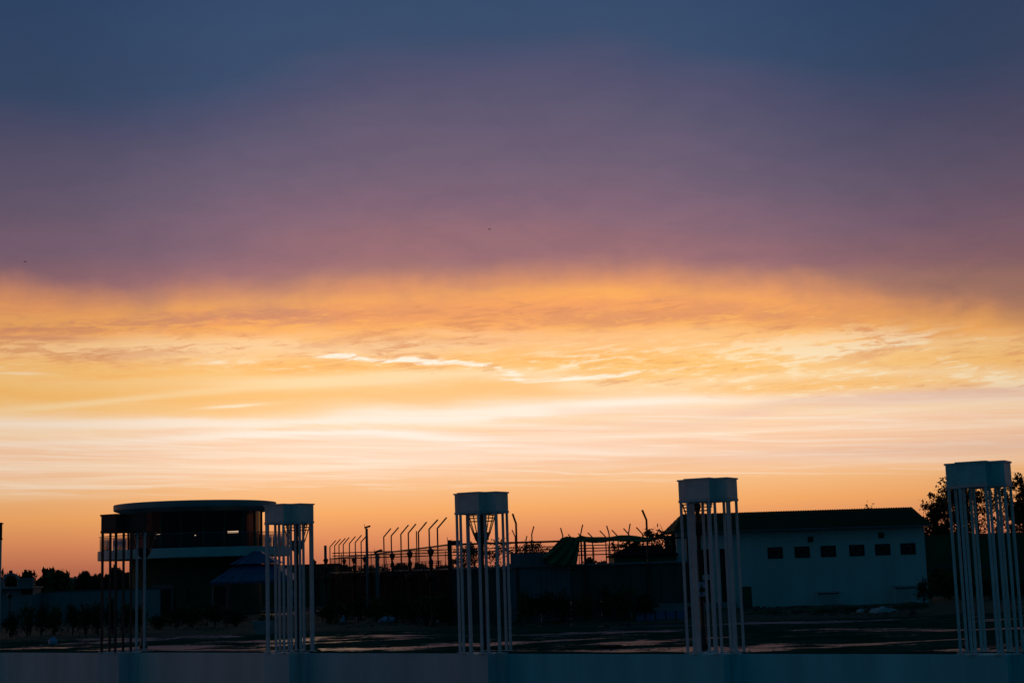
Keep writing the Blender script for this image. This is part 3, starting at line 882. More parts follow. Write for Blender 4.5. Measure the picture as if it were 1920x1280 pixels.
for sx in (-1, 1):
    for sy in (-1, 1):
        MB().tube([(sx*(h0-.12), sy*(h0-.12), 0), (sx*(h0-.12), sy*(h0-.12), zl0+.05)], .04, 6).build('post', 'grey_steel', gaz)

# planter in front
pp = gnd(496, 1188)
pl = thing('planter', 'white tapered planter box behind the gazebo tower', 'planter', (pp.x, pp.y, 0), .1)
hw = 22*pp.y/F; hz = zat(496, 1162, pp.y)
MB().add([(-hw*.7, -.3, 0), (hw*.7, -.3, 0), (hw*.7, .3, 0), (-hw*.7, .3, 0), (-hw, -.42, hz), (hw, -.42, hz), (hw, .42, hz), (-hw, .42, hz),
          (-hw+.06, -.36, hz), (hw-.06, -.36, hz), (hw-.06, .36, hz), (-hw+.06, .36, hz), (-hw+.06, -.36, hz-.08), (hw-.06, -.36, hz-.08), (hw-.06, .36, hz-.08), (-hw+.06, .36, hz-.08)],
         [(0, 1, 5, 4), (1, 2, 6, 5), (2, 3, 7, 6), (3, 0, 4, 7), (4, 5, 9, 8), (5, 6, 10, 9), (6, 7, 11, 10), (7, 4, 8, 11), (8, 9, 13, 12), (9, 10, 14, 13), (10, 11, 15, 14), (11, 8, 12, 15), (12, 13, 14, 15)]).build('box', 'sack', pl)
lf = leaf_cloud(8, 18, .07, (.3, .25, .16), .14, 88).build('plant', 'foliage_dark', pl, kind='stuff'); lf.location = (0, 0, hz+.02)

# ------------------------------------------------------------------ fences of the sports court
FY = 61.0
zrail = zat(960, 1017, FY)
ffl = thing('court_fence', 'front court fence of rails and sheet panels with a thick corner post', 'fence')
x_l, x_r = at(843, 1040, FY).x, at(1292, 1030, FY).x
MB().tube([(x_l, FY, zrail), (x_r, FY, zrail)], .040, 6).build('rail', 'dark_steel', ffl)
zlow = zat(960, 1063, FY)
MB().tube([(x_l, FY, zlow), (x_r, FY, zlow)], .045, 6).build('rail', 'grey_steel', ffl)
npan = 8
for i in range(npan):
    a = x_l + (x_r-x_l)*i/npan; b = x_l + (x_r-x_l)*(i+1)/npan
    pn = MB(); nn = 12
    V = []
    for j in range(nn+1):
        xx = a+.02 + (b-a-.04)*j/nn
        V += [(xx, FY+.05+.02*(j % 2), .0), (xx, FY+.05+.02*(j % 2), zlow-.05)]
    pn.add(V, [(2*j, 2*j+2, 2*j+3, 2*j+1) for j in range(nn)])
    pn.build('sheet_panel', 'teal_sheet' if 2 <= i <= 3 else 'fence_sheet', ffl)
# teal cloth screen left of the net
xs0, xs1 = at(957, 1050, FY).x, at(1062, 1050, FY).x
V = []
for j in range(25):
    q = j/24
    xx = xs0+(xs1-xs0)*q
    V += [(xx, FY-.05+.025*math.sin(q*31), zlow+.03), (xx, FY-.05+.025*math.sin(q*31+.6), zat(1000, 1036.5, FY)+.02*math.sin(q*40))]
tag(MB().add(V, [(2*j, 2*j+2, 2*j+3, 2*j+1) for j in range(24)]).build('sheet_screen', 'teal_sheet'), 'teal cloth sheet hung along the court fence left of the net', 'screen')
# corner post
cp = at(843.5, 1040, FY)
MB().box(cp.x-.085, cp.x+.085, FY-.085, FY+.085, 0, zat(843, 1012, FY)).build('corner_post', 'dark_steel', ffl)
MB().box(cp.x+.086, cp.x+.42, FY-.06, FY+.06, zat(848, 1021, FY), zat(848, 1013, FY)).build('post_arm', 'dark_steel', ffl)
MB().tube([(cp.x-.08, FY, zat(840, 1012, FY)), (cp.x-.08, FY, zat(840, 1006.5, FY))], .012, 5).build('spike', 'dark_steel', ffl)
def bent(parent, b_px, b_py, t_px, t_py, Yd, r=.03, base_px=None, dy=0.0):
    b_ = at(b_px, b_py, Yd); t__ = at(t_px, t_py, Yd+dy)
    MB().tube([(b_.x, Yd, 0), (b_.x, Yd, b_.z-.04), b_, b_+(t__-b_)*.08, t__], r, 6).build('post', 'brown_steel', parent)
for q in ((967.5, 981, 961, 962.5), (1212, 974, 1204, 955.5)):
    bent(ffl, *q, FY, .045)
for px in (1097, 1290, 905):
    x = at(px, 1040, FY).x
    MB().tube([(x, FY, 0), (x, FY, zrail)], .06, 6).build('post', 'dark_steel', ffl)

# left side of the court, receding, its posts bent outwards
lsf = thing('bent_post_fence', 'receding court fence with tall bent-top posts left of the corner', 'fence')
posts = [(820, 990, 837.5, 969.5), (804.5, 991.5, 821, 973.5), (784.5, 997, 800, 978), (765.5, 999, 780, 981.5), (751.5, 1001, 766, 983.5), (733.5, 1004, 747.5, 988), (719.5, 1006, 733, 990),
         (677, 1015.5, 689, 1002), (666, 1016.5, 678, 1002.5), (655, 1018.5, 666.5, 1005), (643.5, 1020.5, 654.5, 1007), (635.5, 1021.5, 647.5, 1008.5), (627.5, 1022.5, 638.5, 1010), (618.5, 1025, 629.5, 1012.5)]
def side_Y(px):
    return 1.0/(1/103.0 + (px-620)*(1/61.0-1/103.0)/222.0)
for b_px, b_py, t_px, t_py in posts:
    bent(lsf, b_px, b_py, t_px, t_py, side_Y(b_px), .036)
xp = at(781.5, 1030, 70).x
MB().tube([(xp, 70, 0), (xp, 70, zat(781, 995, 70))], .03, 6).build('post', 'brown_steel', lsf)
A_ = Vector((x_l, FY, zrail)); B_ = Vector((at(618, 1050, 103.4).x, 103.4, zrail-.02))
MB().tube([A_, A_.lerp(B_, .5)+Vector((0, 0, -.03)), B_], .035, 6).build('rail', 'dark_steel', lsf)
A2_ = A_.copy(); A2_.z = zlow; B2_ = B_.copy(); B2_.z = zlow
MB().tube([A2_, B2_], .035, 6).build('rail', 'grey_steel', lsf)
for i in range(12):
    p0 = A2_.lerp(B2_, i/12+.002); p1 = A2_.lerp(B2_, (i+1)/12-.002)
    MB().add([(p0.x, p0.y, 0), (p1.x, p1.y, 0), (p1.x, p1.y, zlow-.05), (p0.x, p0.y, zlow-.05)], [(0, 1, 2, 3)]).build('sheet_panel', 'tar_sheet', lsf)
wires = MB()
for i in range(420):
    p0 = A2_.lerp(B2_, (i+.5)/420)
    wires.tube([(p0.x, p0.y, zlow), (p0.x, p0.y, zrail-.03)], .0035, 3, cap=False)
for i in range(9):
    dz = (zrail-zlow)*(i+1)/10
    wires.tube([A2_+Vector((0, 0, dz)), B2_+Vector((0, 0, dz))], .003, 3, cap=False)
wires.build('wire_mesh', 'dark_steel', lsf, kind='stuff')

# far side of the court
BY = 105.0
bkf = thing('far_fence', 'far court fence of thin rails seen through the nearer fences', 'fence')
xa, xb = B_.x, at(1230, 1040, BY).x
for py in (1031, 1036.3, 1041.5):
    z = zat(800, py, BY)
    MB().tube([(xa, BY, z), (xb, BY, z-.02)], .035, 5).build('rail', 'dark_steel', bkf)
z = zat(1120, 1039, BY)
MB().tube([(at(1070, 1040, BY).x, BY, z), (xb, BY, z)], .04, 5).build('rail', 'dark_steel', bkf)
for px in np.linspace(640, 1225, 22):
    x = at(px, 1040, BY).x
    MB().tube([(x, BY, 0), (x, BY, zat(px, 1031-(px-800)*.031+2, BY))], .028, 5).build('post', 'dark_steel', bkf)
MB().box(xa, xb, BY-.05, BY+.05, 0, zat(800, 1067, BY)-.25).build('base_wall', 'fence_sheet', bkf)
# cross fence with arms leaning both ways, and the receding right side
crf = thing('cross_fence', 'middle court fence whose bent post tops lean left and right in turn', 'fence')
for q in ((997, 1001, 1001, 986), (1055, 1003, 1051, 989), (1088.5, 1002, 1092.5, 983), (1142, 1000, 1137.5, 985), (1178.5, 999, 1181.5, 981)):
    bent(crf, *q, 77, .036)
zc = zat(1100, 1013, 77)
MB().tube([(at(985, 1020, 77).x, 77, zc), (at(1200, 1020, 77).x, 77, zc)], .03, 5).build('rail', 'dark_steel', crf)
rsf = thing('right_fence', 'receding court fence on the right with post tops leaning left', 'fence')
for b_px, b_py, t_px, t_py, Yd in ((1073.5, 1010, 1065, 1001), (1090, 1008.5, 1084.5, 999.5), (1110.5, 1006.5, 1102, 998), (1135.5, 1006, 1124.5, 994.5), (1158.5, 1005, 1147, 993), (1179, 1001.5, 1169, 990), (1205.5, 1001.5, 1193, 988)) and \
        [(a, b, c, d, 98-1.5*i) for i, (a, b, c, d) in enumerate(((1073.5, 1010, 1065, 1001), (1090, 1008.5, 1084.5, 999.5), (1110.5, 1006.5, 1102, 998), (1135.5, 1006, 1124.5, 994.5), (1158.5, 1005, 1147, 993), (1179, 1001.5, 1169, 990), (1205.5, 1001.5, 1193, 988)))]:
    bent(rsf, b_px, b_py, t_px, t_py, Yd, .04)
bent(rsf, 966, 1006, 960, 993, 86, .035)
bent(rsf, 986, 1014, 988, 1004, 97, .04)
pA, pB = at(966, 1020, 99), at(1206, 1014, 88.5)
MB().tube([(pA.x, 99, zat(1070, 1013, 98)), (pB.x, 88.5, zat(1206, 1009, 88.5))], .03, 5).build('rail', 'dark_steel', rsf)

# green net
def net_patch(corners_top, corners_bot, nu, nv, Yd, fold):
    V = []
    for j in range(nv+1):
        for i in range(nu+1):
            q, r_ = i/nu, j/nv
            def poly(ps):
                s_ = q*(len(ps)-1); k_ = min(int(s_), len(ps)-2); f_ = s_-k_
                return ps[k_][0]*(1-f_)+ps[k_+1][0]*f_, ps[k_][1]*(1-f_)+ps[k_+1][1]*f_
            a_ = poly(corners_top); b_ = poly(corners_bot)
            px = a_[0]*(1-r_)+b_[0]*r_; py = a_[1]*(1-r_)+b_[1]*r_
            yy = Yd - fold*(.5+.5*math.sin(q*23+r_*7))*(.25+r_) - .06*r_
            V.append(at(px, py, yy))
    n = nu+1
    return MB().add(V, [(j*n+i, j*n+i+1, (j+1)*n+i+1, (j+1)*n+i) for j in range(nv) for i in range(nu)])
net = net_patch([(1053, 1008), (1062, 1005), (1072, 1006), (1080, 1007), (1089, 1003)], [(1016, 1046), (1028, 1056), (1050, 1061), (1068, 1061), (1081, 1059)], 40, 16, FY-.12, .16)
nt_o = tag(net.build('shade_net', 'green_net', smooth=True), 'green shade net hanging in folds from the court fence rail', 'net')
sol = nt_o.modifiers.new('thickness', 'SOLIDIFY'); sol.thickness = .006
top = [(1086, 1003), (1098, 1005.5), (1115, 1007), (1135, 1006.5), (1150, 1005.5), (1165, 1003.5), (1178, 1002.5), (1190, 1004.5), (1205, 1006.5), (1222, 1007)]
bot = [(1085, 1016), (1098, 1015), (1110, 1017.5), (1120, 1017.5), (1135, 1015), (1150, 1014), (1165, 1014), (1180, 1014.5), (1198, 1016.5), (1222, 1014)]
ns = net_patch(top, bot, 50, 5, FY-.10, .06)
ns_o = tag(ns.build('rolled_net', 'green_net', smooth=True), 'rolled dark green net sagging along the top rail right of the hanging net', 'net')
sol = ns_o.modifiers.new('thickness', 'SOLIDIFY'); sol.thickness = .03

lb = thing('dark_shed', 'long dark shed with a flat top behind the gazebo tower', 'shed', (at(585, 1060, 109).x, 109, 0))
MB().box(-4.9, 1.6, 0, 3, 0, zat(600, 1056.5, 109)-.12).build('wall', 'facade_dark', lb)
MB().box(-5.05, 1.75, -.15, 3.1, zat(600, 1056.5, 109)-.118, zat(600, 1056.5, 109)).build('roof', 'dark_roof', lb)
MB().box(-.2, .5, -.05, -.001, .2, 1.9).build('door', 'dark_room', lb)
# poles
def pole(px, py_top, Yd, r, label, head=None, sq=False):
    b_ = at(px, 1060, Yd)
    zt = zat(px, py_top, Yd)
    t = thing('light_pole' if head else 'stub_pole', label, 'pole', (b_.x, Yd, 0))
    if sq:
        MB().box(-r, r, -r, r, 0, zt).build('post', 'grey_steel', t)
    else:
        MB().tube([(0, 0, 0), (0, 0, zt*.7), (0, 0, zt)], r, 8, [r*1.15, r, r*.85]).build('post', 'grey_steel', t)
    if head:
        hd = MB().add([(-.12, -.12, 0), (.24, -.12, .10), (.24, .12, .10), (-.12, .12, 0), (-.12, -.12, .10), (.20, -.12, .19), (.20, .12, .19), (-.12, .12, .10)],
                      [(0, 3, 2, 1), (4, 5, 6, 7), (0, 1, 5, 4), (1, 2, 6, 5), (2, 3, 7, 6), (3, 0, 4, 7)])
        h_ = hd.build('lamp_head', 'dark_steel', t); h_.location = (0, 0, zt-.01); h_.scale = (head,)*3
        MB().tube([(-.12*head, 0, zt+.08), (-.12*head, 0, zt+.22)], .012, 5).build('bracket', 'dark_steel', t)
pole(688.5, 990, 76, .075, 'tall pole with a tilted flood light head', .85)
pole(707.5, 1037, 72, .085, 'short thick pole with a broad flood light head', 1.1, True)
pole(610.5, 1022, 92, .075, 'square stub pole beside the basket lamp right of the gazebo tower', None, True)

# ------------------------------------------------------------------ dark hut behind the court
HY = 70.0
h0_, h1_ = at(1147, 1040, HY), at(1272, 1034, HY)
hut = thing('hut', 'dark low hut with a sloping roof behind the rolled net', 'hut', ((h0_.x+h1_.x)/2, HY, 0))
hw_ = (h1_.x-h0_.x)/2
zeave = zat(1147, 1041, HY); zrid = zat(1195, 1022, HY+2)
MB().box(-hw_+.1, hw_-.1, .1, 3.9, 0, zeave-.03).build('wall', 'facade_dark', hut)
MB().add([(-hw_, 0, zeave), (hw_, 0, zeave), (hw_-.9, 2, zrid), (-hw_+1.0, 2, zrid), (-hw_, 4, zeave), (hw_, 4, zeave),
          (-hw_, 0, zeave-.08), (hw_, 0, zeave-.08), (-hw_, 4, zeave-.08), (hw_, 4, zeave-.08)],
         [(0, 1, 2, 3), (3, 2, 5, 4), (0, 3, 4), (1, 5, 2), (0, 6, 7, 1), (5, 9, 8, 4), (6, 0, 4, 8), (1, 7, 9, 5)]).build('roof', 'tar_sheet', hut)
for i in range(4):
    MB().box(-hw_+.35+i*.72, -hw_+.85+i*.72, .06, .097, .5, 1.7).build('window', 'dark_room', hut)

# ------------------------------------------------------------------ white building
WY = 70.5
wx0, wxp, wx1 = at(1270, 1060, WY).x, at(1373, 1060, WY).x, at(1737, 1060, WY).x
ox = wxp
bld = thing('white_building', 'low white building with corrugated roof, six exhaust fans and a porch', 'building', (ox, WY, 0))
ze = zat(1500, 989, WY-.3)
DEP = 5.6
a0_, p0_, b0_ = wx0-ox, 0.0, wx1-ox
# fan openings along the long wall: wall built round them
fans = [(1453.5, 1036.5), (1504, 1034.5), (1553, 1033), (1606.5, 1031), (1655, 1029.5), (1702.5, 1028)]
FWd, FHt = .70, .52
fc = [(at(px, py, WY).x-ox, at(px, py, WY).z) for px, py in fans]
zf = sum(z for _, z in fc)/6
za, zb_ = zf-FHt/2, zf+FHt/2
ht = ze-.06
lw = MB()
lw.box(p0_, b0_, 0, .22, -.1, za)
lw.box(p0_, b0_, 0, .22, zb_, ht)
xs = [p0_]
for x, _ in fc:
    xs += [x-FWd/2, x+FWd/2]
xs.append(b0_)
for i in range(0, len(xs), 2):
    lw.box(xs[i], xs[i+1], 0, .22, za, zb_)
lw.build('long_wall', 'house_paint', bld)
MB().box(b0_-.22, b0_, .221, DEP, -.1, ht).build('end_wall', 'house_paint', bld)
MB().box(a0_, b0_, DEP+.001, DEP+.2, -.1, ht).build('back_wall', 'house_paint', bld)
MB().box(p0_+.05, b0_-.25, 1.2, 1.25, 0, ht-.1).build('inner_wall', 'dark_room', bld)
for i, (x, _) in enumerate(fc):
    fr = MB()
    e = .035
    fr.box(x-FWd/2, x-FWd/2+e, -.02, .10, za, zb_); fr.box(x+FWd/2-e, x+FWd/2, -.02, .10, za, zb_)
    fr.box(x-FWd/2+e, x+FWd/2-e, -.018, .10, zb_-e, zb_); fr.box(x-FWd/2+e, x+FWd/2-e, -.018, .10, za, za+e)
    fo = fr.build('exhaust_fan', 'dark_steel', bld)
    pl_ = MB()
    R_ = .19
    n = 20
    V = [(x-FWd/2+e, .06, za+e), (x+FWd/2-e, .06, za+e), (x+FWd/2-e, .06, zb_-e), (x-FWd/2+e, .06, zb_-e)]
    V += [(x+R_*math.cos(2*math.pi*k/n-.75*math.pi), .06, zf+R_*math.sin(2*math.pi*k/n-.75*math.pi)) for k in range(n)]
    Fc = []
    for q in range(4):
        for k in range(5):
            Fc.append((q, 4+(q*5+k) % n, 4+(q*5+k+1) % n))
        Fc.append((q, 4+(q*5+5) % n, (q+1) % 4))
    pl_.add(V, Fc).build('fan_plate', 'black_sheet', fo)
    rg = MB().tube([(x+R_*math.cos(2*math.pi*k/n), .03, zf+R_*math.sin(2*math.pi*k/n)) for k in range(n+1)], .014, 5, cap=False)
    rg.build('fan_ring', 'grey_steel', fo)
    bl = MB()
    for k in range(5):
        an = 2*math.pi*k/5+i*.4
        c_, s_ = math.cos(an), math.sin(an)
        bl.add([(x+.03*c_, .10, zf+.03*s_), (x+.17*math.cos(an-.28), .085, zf+.17*math.sin(an-.28)), (x+.17*math.cos(an+.28), .125, zf+.17*math.sin(an+.28))], [(0, 1, 2)])
    bl.build('fan_blades', 'grey_steel', fo)
    hd = MB().add([(x-.06, -.06, zf+.13), (x+.24, -.06, zf+.10), (x+.24, .05, zf+.15), (x-.06, .05, zf+.18)], [(0, 1, 2, 3)])
    if i != 3:
        hd.build('fan_flap', 'grey_steel', fo)
for px, py in ((1519.5, 1010.5), (1652, 1003)):
    v_ = at(px, py, WY)
    vo = MB()
    x, z = v_.x-ox, v_.z
    vo.box(x-.13, x+.13, -.03, -.001, z-.13, z+.13)
    vo.build('vent', 'black_sheet', bld)
    MB().box(x-.15, x+.15, -.05, -.031, z+.10, z+.14).build('vent_hood', 'grey_steel', bld.children[-1])
# porch
zo = zat(1330, 1029, WY); zp = zat(1360, 1128, WY)
MB().box(a0_, p0_-.002, -.02, .20, zo, ht).build('porch_beam', 'porch_paint', bld)
MB().box(a0_-.3, p0_-.002, -.9, 3.0, -.1, zp).build('porch_floor', 'concrete', bld)
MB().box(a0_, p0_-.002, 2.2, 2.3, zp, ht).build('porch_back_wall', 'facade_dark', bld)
def bx(px): return at(px, 1080, WY).x-ox
for p0, p1 in ((1270, 1280), (1286, 1292.5), (1300, 1304.5), (1331.5, 1351.5), (1366, 1373)):
    MB().box(bx(p0), min(bx(p1), -.004), -.012, .19, zp+.002, zo-.002).build('porch_pillar', 'porch_paint', bld)
MB().box(bx(1310), bx(1331.4), .03, .10, zat(1320, 1087, WY), zat(1320, 1077, WY)).build('porch_rail', 'porch_paint', bld)
MB().box(bx(1352), bx(1365.8), .12, .16, zp, zo-.02).build('door', 'dark_room', bld)
# corrugated roof
def corr(x0, x1, y0, z0, y1, z1, hip0=0.0):
    V = []
    n = int((x1-x0)/.030)
    for i in range(n+1):
        x = x0+(x1-x0)*i/n
        dz = .016*math.sin(2*math.pi*(x-x0)/.118)
        f = 1.0
        if hip0 and x-x0 < hip0:
            f = (x-x0)/hip0
        V += [(x, y0, z0+dz), (x, y0+(y1-y0)*f, z0+(z1-z0)*f+dz)]
    return MB().add(V, [(2*i, 2*i+2, 2*i+3, 2*i+1) for i in range(n)])
zr_ = zat(1500, 956.5, WY+2.8)
rx0, rx1 = a0_-.15, b0_+.25
corr(rx0, rx1, -.38, ze, 2.8, zr_, .75).build('roof_slope', 'dark_roof', bld)
corr(rx0, rx1, DEP+.4, ze, 2.8, zr_, .75).build('roof_slope', 'dark_roof', bld)
MB().add([(b0_-.02, .0, ht-.1), (b0_-.02, DEP, ht-.1), (b0_-.02, 2.8, zr_-.06)], [(0, 1, 2)]).build('gable', 'house_paint', bld)
MB().add([(rx0+.0, -.38, ze), (rx0, DEP+.4, ze), (rx0+.75, 2.8, zr_)], [(0, 1, 2)]).build('roof_hip', 'dark_roof', bld)
MB().box(rx0, rx1, -.44, -.384, ze-.10, ze-.015).build('gutter', 'grey_steel', bld)
# a bird-like ornament on the ridge
# things standing by it
def slab_thing(name, label, cat, px0, px1, Yd, z0, z1, dep, m, group=None):
    x0, x1 = at(px0, 1130, Yd).x, at(px1, 1130, Yd).x
    o = MB().box(-(x1-x0)/2, (x1-x0)/2, 0, dep, 0, z1-z0).build(name, m)
    o.location = ((x0+x1)/2, Yd, z0)
    return tag(o, label, cat, group)
# signboard with a dark plant emblem
sg = at(1318, 1104, 39.72)
sgn = thing('sign_board', 'pale blue sign with a dark leafy emblem on the lamp post before the porch', 'sign', (sg.x, 39.72, 0))
sw, z0s, z1s = .14, zat(1318, 1117, 39.72), zat(1318, 1090, 39.72)
MB().box(-sw, sw, -.01, .02, z0s, z1s).build('board', 'pale_blue', sgn)
em_ = MB()
hz_ = z1s-z0s
def leafp(pts): em_.add([(x*sw*2-sw, -.014, z0s+z*hz_) for x, z in pts], [tuple(range(len(pts)))])
leafp([(.38, .92), (.46, .74), (.50, .52), (.30, .50), (.34, .72)])
leafp([(.28, .60), (.78, .56), (.88, .40), (.60, .28), (.22, .30), (.10, .42)])
leafp([(.74, .62), (.94, .66), (.86, .42), (.70, .44)])
leafp([(.30, .32), (.38, .30), (.40, .08), (.30, .10)])
em_.build('emblem', 'black_sheet', sgn)
for z in (z0s+.06, z1s-.06):
    MB().box(-sw*.9, sw*.5, .021, .20, z-.015, z+.015).build('bracket', 'dark_steel', sgn)
cb = at(1400.5, 1120, 69.6)
cab = thing('cabinet', 'dark upright cabinet leaning by the wall beside the porch door', 'cabinet', (cb.x, 69.6, 0), .06)
zcab = zat(1400, 1099, 69.6)
MB().box(-.20, .20, -.15, .15, .06, zcab).build('body', 'black_sheet', cab)
MB().box(-.18, .18, -.17, -.152, .10, zcab-.04).build('door', 'facade_dark', cab)
for x in (-.16, .16):
    MB().box(x-.02, x+.02, -.13, .13, 0, .058).build('leg', 'dark_steel', cab)
def rack(px0, px1, py, Yd, label):
    x0, x1 = at(px0, py, Yd).x, at(px1, py, Yd).x
    z = zat((px0+px1)/2, py, Yd)
    t = thing('bench', label, 'bench', ((x0+x1)/2, Yd, 0), 0, 'low benches against the white building')
    L = (x1-x0)/2
    MB().box(-L, L, -.17, -.04, z-.05, z).build('slat', 'sack', t); MB().box(-L, L, .0, .13, z-.05, z).build('slat', 'sack', t)
    for x in (-L+.04, L-.04):
        MB().box(x-.025, x+.025, -.15, -.10, 0, z-.052).build('leg', 'house_paint', t)
        MB().box(x-.025, x+.025, .07, .12, 0, z-.052).build('leg', 'house_paint', t)
    MB().box(-L+.07, L-.07, -.03, -.005, z-.13, z-.07).build('stretcher', 'fence_sheet', t)
rack(1529, 1575, 1108, 70.1, 'low pale bench under the third exhaust fan')
rack(1674, 1717, 1097.5, 70.1, 'low pale bench under the right-hand exhaust fan beside the bush')

# slabs and kerb blocks in front of the porch
SY = 60.0
slab_thing('stone_slab', 'pale stone slab shining on top, lying on the stack before the porch', 'slab', 1236, 1317, SY, zat(1275, 1138, SY)-.0, zat(1275, 1130.5, SY), 1.1, 'wet_concrete')
slab_thing('stone_slab', 'lower pale slab of the stack before the porch', 'slab', 1226, 1284, SY-.15, zat(1255, 1144.5, SY-.15), zat(1255, 1138.4, SY), 1.0, 'concrete')
slab_thing('stone_plinth', 'dark rough plinth under the stacked slabs', 'plinth', 1240, 1312, SY, -.05, zat(1255, 1144.6, SY-.15), .8, 'rubble')
kl = ['blue kerb block at the left end of the row', 'second blue kerb block in the row', 'third blue kerb block in the row', 'fourth blue kerb block in the row', 'blue kerb block beside the porch tower leg']
for i in range(5):
    x = 1191+19.3*i
    slab_thing('kerb_block', kl[i], 'kerb block', x, x+16.5, 59.3, -.02, zat(1240, 1146.5-.3*i, 59.3), .25, 'blue_paint', 'blue kerb blocks before the porch')

# ------------------------------------------------------------------ trees
tree('eucalyptus_tree', 'short leafy tree beside the right end of the white roof', (at(1757, 1000, 86).x, 86, 0), 4.6, (.85, .8, 1.5), 4.0, 84, 56, .085, .27, 11, 'foliage', .09, 9, 'trees behind the dark wall', hollow=.25)
tree('eucalyptus_tree', 'tall open tree seen behind the left legs of the largest tower', (at(1797, 1000, 84).x, 84, 0), 5.8, (.95, .9, 1.9), 4.6, 100, 52, .085, .27, 12, 'foliage', .10, 10, 'trees behind the dark wall', hollow=.3)
tree('eucalyptus_tree', 'thin airy tree seen behind the middle of the largest tower', (at(1836, 1000, 88).x, 88, 0), 5.9, (.85, .8, 1.6), 4.9, 40, 40, .075, .25, 13, 'foliage', .075, 12, 'trees behind the dark wall', hollow=.3)
tree('eucalyptus_tree', 'slim tree seen behind the right legs of the largest tower', (at(1873, 1000, 86).x, 86, 0), 5.9, (.80, .8, 1.8), 4.8, 44, 40, .075, .25, 14, 'foliage', .07, 12, 'trees behind the dark wall', hollow=.3)
tree('eucalyptus_tree', 'dense tree at the right edge of the photo', (at(1922, 1000, 84).x, 84, 0), 5.8, (1.0, .9, 2.0), 4.3, 110, 54, .09, .28, 15, 'foliage', .11, 9, 'trees behind the dark wall', hollow=.2)
dwl = thing('dark_wall', 'long dark wall under the tall trees at the right', 'wall', (0, 80, 0))
xa_, xb_ = at(1722, 1040, 80).x, at(2080, 1040, 80).x
zt_ = zat(1880, 1001, 80)
MB().box(xa_, xb_, -.1, .1, 0, zt_).build('wall_panel', 'facade_dark', dwl)
MB().box(xa_-.05, xb_, -.14, .14, zt_+.001, zt_+.07).build('coping', 'facade_dark', dwl)
MB().box(xa_, xb_, -.16, -.101, zat(1780, 1066, 80), zat(1780, 1060, 80)).build('ledge', 'fence_sheet', dwl)
for i in range(5):
    x = xa_+(xb_-xa_)*i/4.4
    MB().box(x, x+.25, -.18, -.161, 0, zt_-.02).build('wall_pier', 'facade_dark', dwl)
bush_lab = ['dark bush against the right end of the white building', 'low bush with pale leaves by the bench at the building corner', 'dark bush behind the left leg of the largest tower',
            'dark bush behind the middle legs of the largest tower', 'dark bush behind the right legs of the largest tower', 'dark bush at the right edge of the photo']
for i, (px, py, Yd, wp) in enumerate([(1766, 1060, 74, 66), (1730, 1090, 68.6, 34), (1800, 1075, 72, 60), (1840, 1082, 70, 60), (1880, 1078, 70, 60), (1918, 1080, 71, 60)]):
    shrub(px, py, Yd, wp, bush_lab[i], 'bushes right of the white building', i+1)
tree('small_tree', 'treetop showing above the ridge of the corrugated roof', (at(1628, 950, 84).x, 84, 0), 4.9, (.55, .5, .55), 4.62, 10, 26, .08, .22, 21, 'foliage', .06, 6)
tree('leafy_tree', 'broad-leaved tree behind the fence left of the porch', (at(1250, 1000, 74).x, 74, 0), 3.7, (.95, .8, .75), 3.25, 22, 24, .12, .24, 22, 'foliage', .08, 8, 'broad-leaved trees by the court')
tree('leafy_tree', 'broad-leaved tree behind the rolled net, right part', (at(1222, 1010, 73).x, 73, 0), 3.5, (.6, .6, .6), 3.1, 14, 24, .11, .22, 23, 'foliage', .06, 8, 'broad-leaved trees by the court')
tree('leafy_tree', 'broken foliage under the rolled net before the sky', (at(1176, 1020, 72).x, 72, 0), 3.2, (.75, .6, .45), 2.95, 20, 22, .085, .2, 24, 'foliage', .05, 8, 'broad-leaved trees by the court')
far = [(868, 1013, 112, .95, 'far tree left of the tower by the fence corner'), (888, 1020, 116, .8, 'low far tree seen inside the tower by the fence corner'), (932, 1003, 112, 1.15, 'far tree right of the basket lamp inside the corner tower'),
       (985, 1010, 118, .95, 'far spindly tree above the teal sheet screen'), (1008, 1014, 116, .9, 'far tree with a flat top right of the teal screen posts')]
for i, (px, py, Yd, rr, lb) in enumerate(far):
    b_ = at(px, py, Yd)
    tree('far_tree', lb, (b_.x, Yd, 0), b_.z-.2, (rr, rr, (b_.z-2.4)*.5), (b_.z+2.3)/2, 20, 30, .10, .36, 30+i, 'foliage', .07, 9, 'trees beyond the court', hollow=.3)
# horizon trees
hz_trees = [(20, 1078, 168, 30, 'far round tree behind the arched house'), (52, 1075, 170, 34, 'far round tree behind the balustrade'), (98, 1073.5, 165, 56, 'broad far tree right of the arched house, with a bare twig on top'), (120, 1082, 175, 20, 'small far tree before the pink field'),
            (160, 1076, 170, 32, 'far tree left of the black-capped tower'), (184, 1081, 180, 24, 'small far tree against the left legs of the black-capped tower'), (215, 1068, 172, 30, 'far tree seen between the left legs of the black-capped tower'),
            (240, 1078, 178, 34, 'far tree seen under the pavilion balcony'), (640, 1064, 230, 40, 'far low tree behind the farthest basket lamps'), (700, 1064, 230, 44, 'far low tree behind the flood light pole'),
            (752, 1060, 220, 36, 'far low tree behind the second basket lamp'), (790, 1061, 230, 40, 'far low tree behind the nearest basket lamp of the row'), (833, 1060, 220, 32, 'far low tree left of the fence corner post'),
            (1105, 1049, 200, 22, 'far bushy tree in the gap right of the green net'), (1130, 1056, 210, 26, 'far low tree in the gap left of the hut')]
ht_me = [(leaf_cloud(46, 34, .30, (1, 1, .8), .42, 60+s, hollow=.15)).mesh('crown', 'foliage_far' if s == 1 else 'foliage_dark') for s in range(3)]
tr_me = tree_trunk(1.0, .05, .7, .3, 5, 77).mesh('trunk', 'bark')
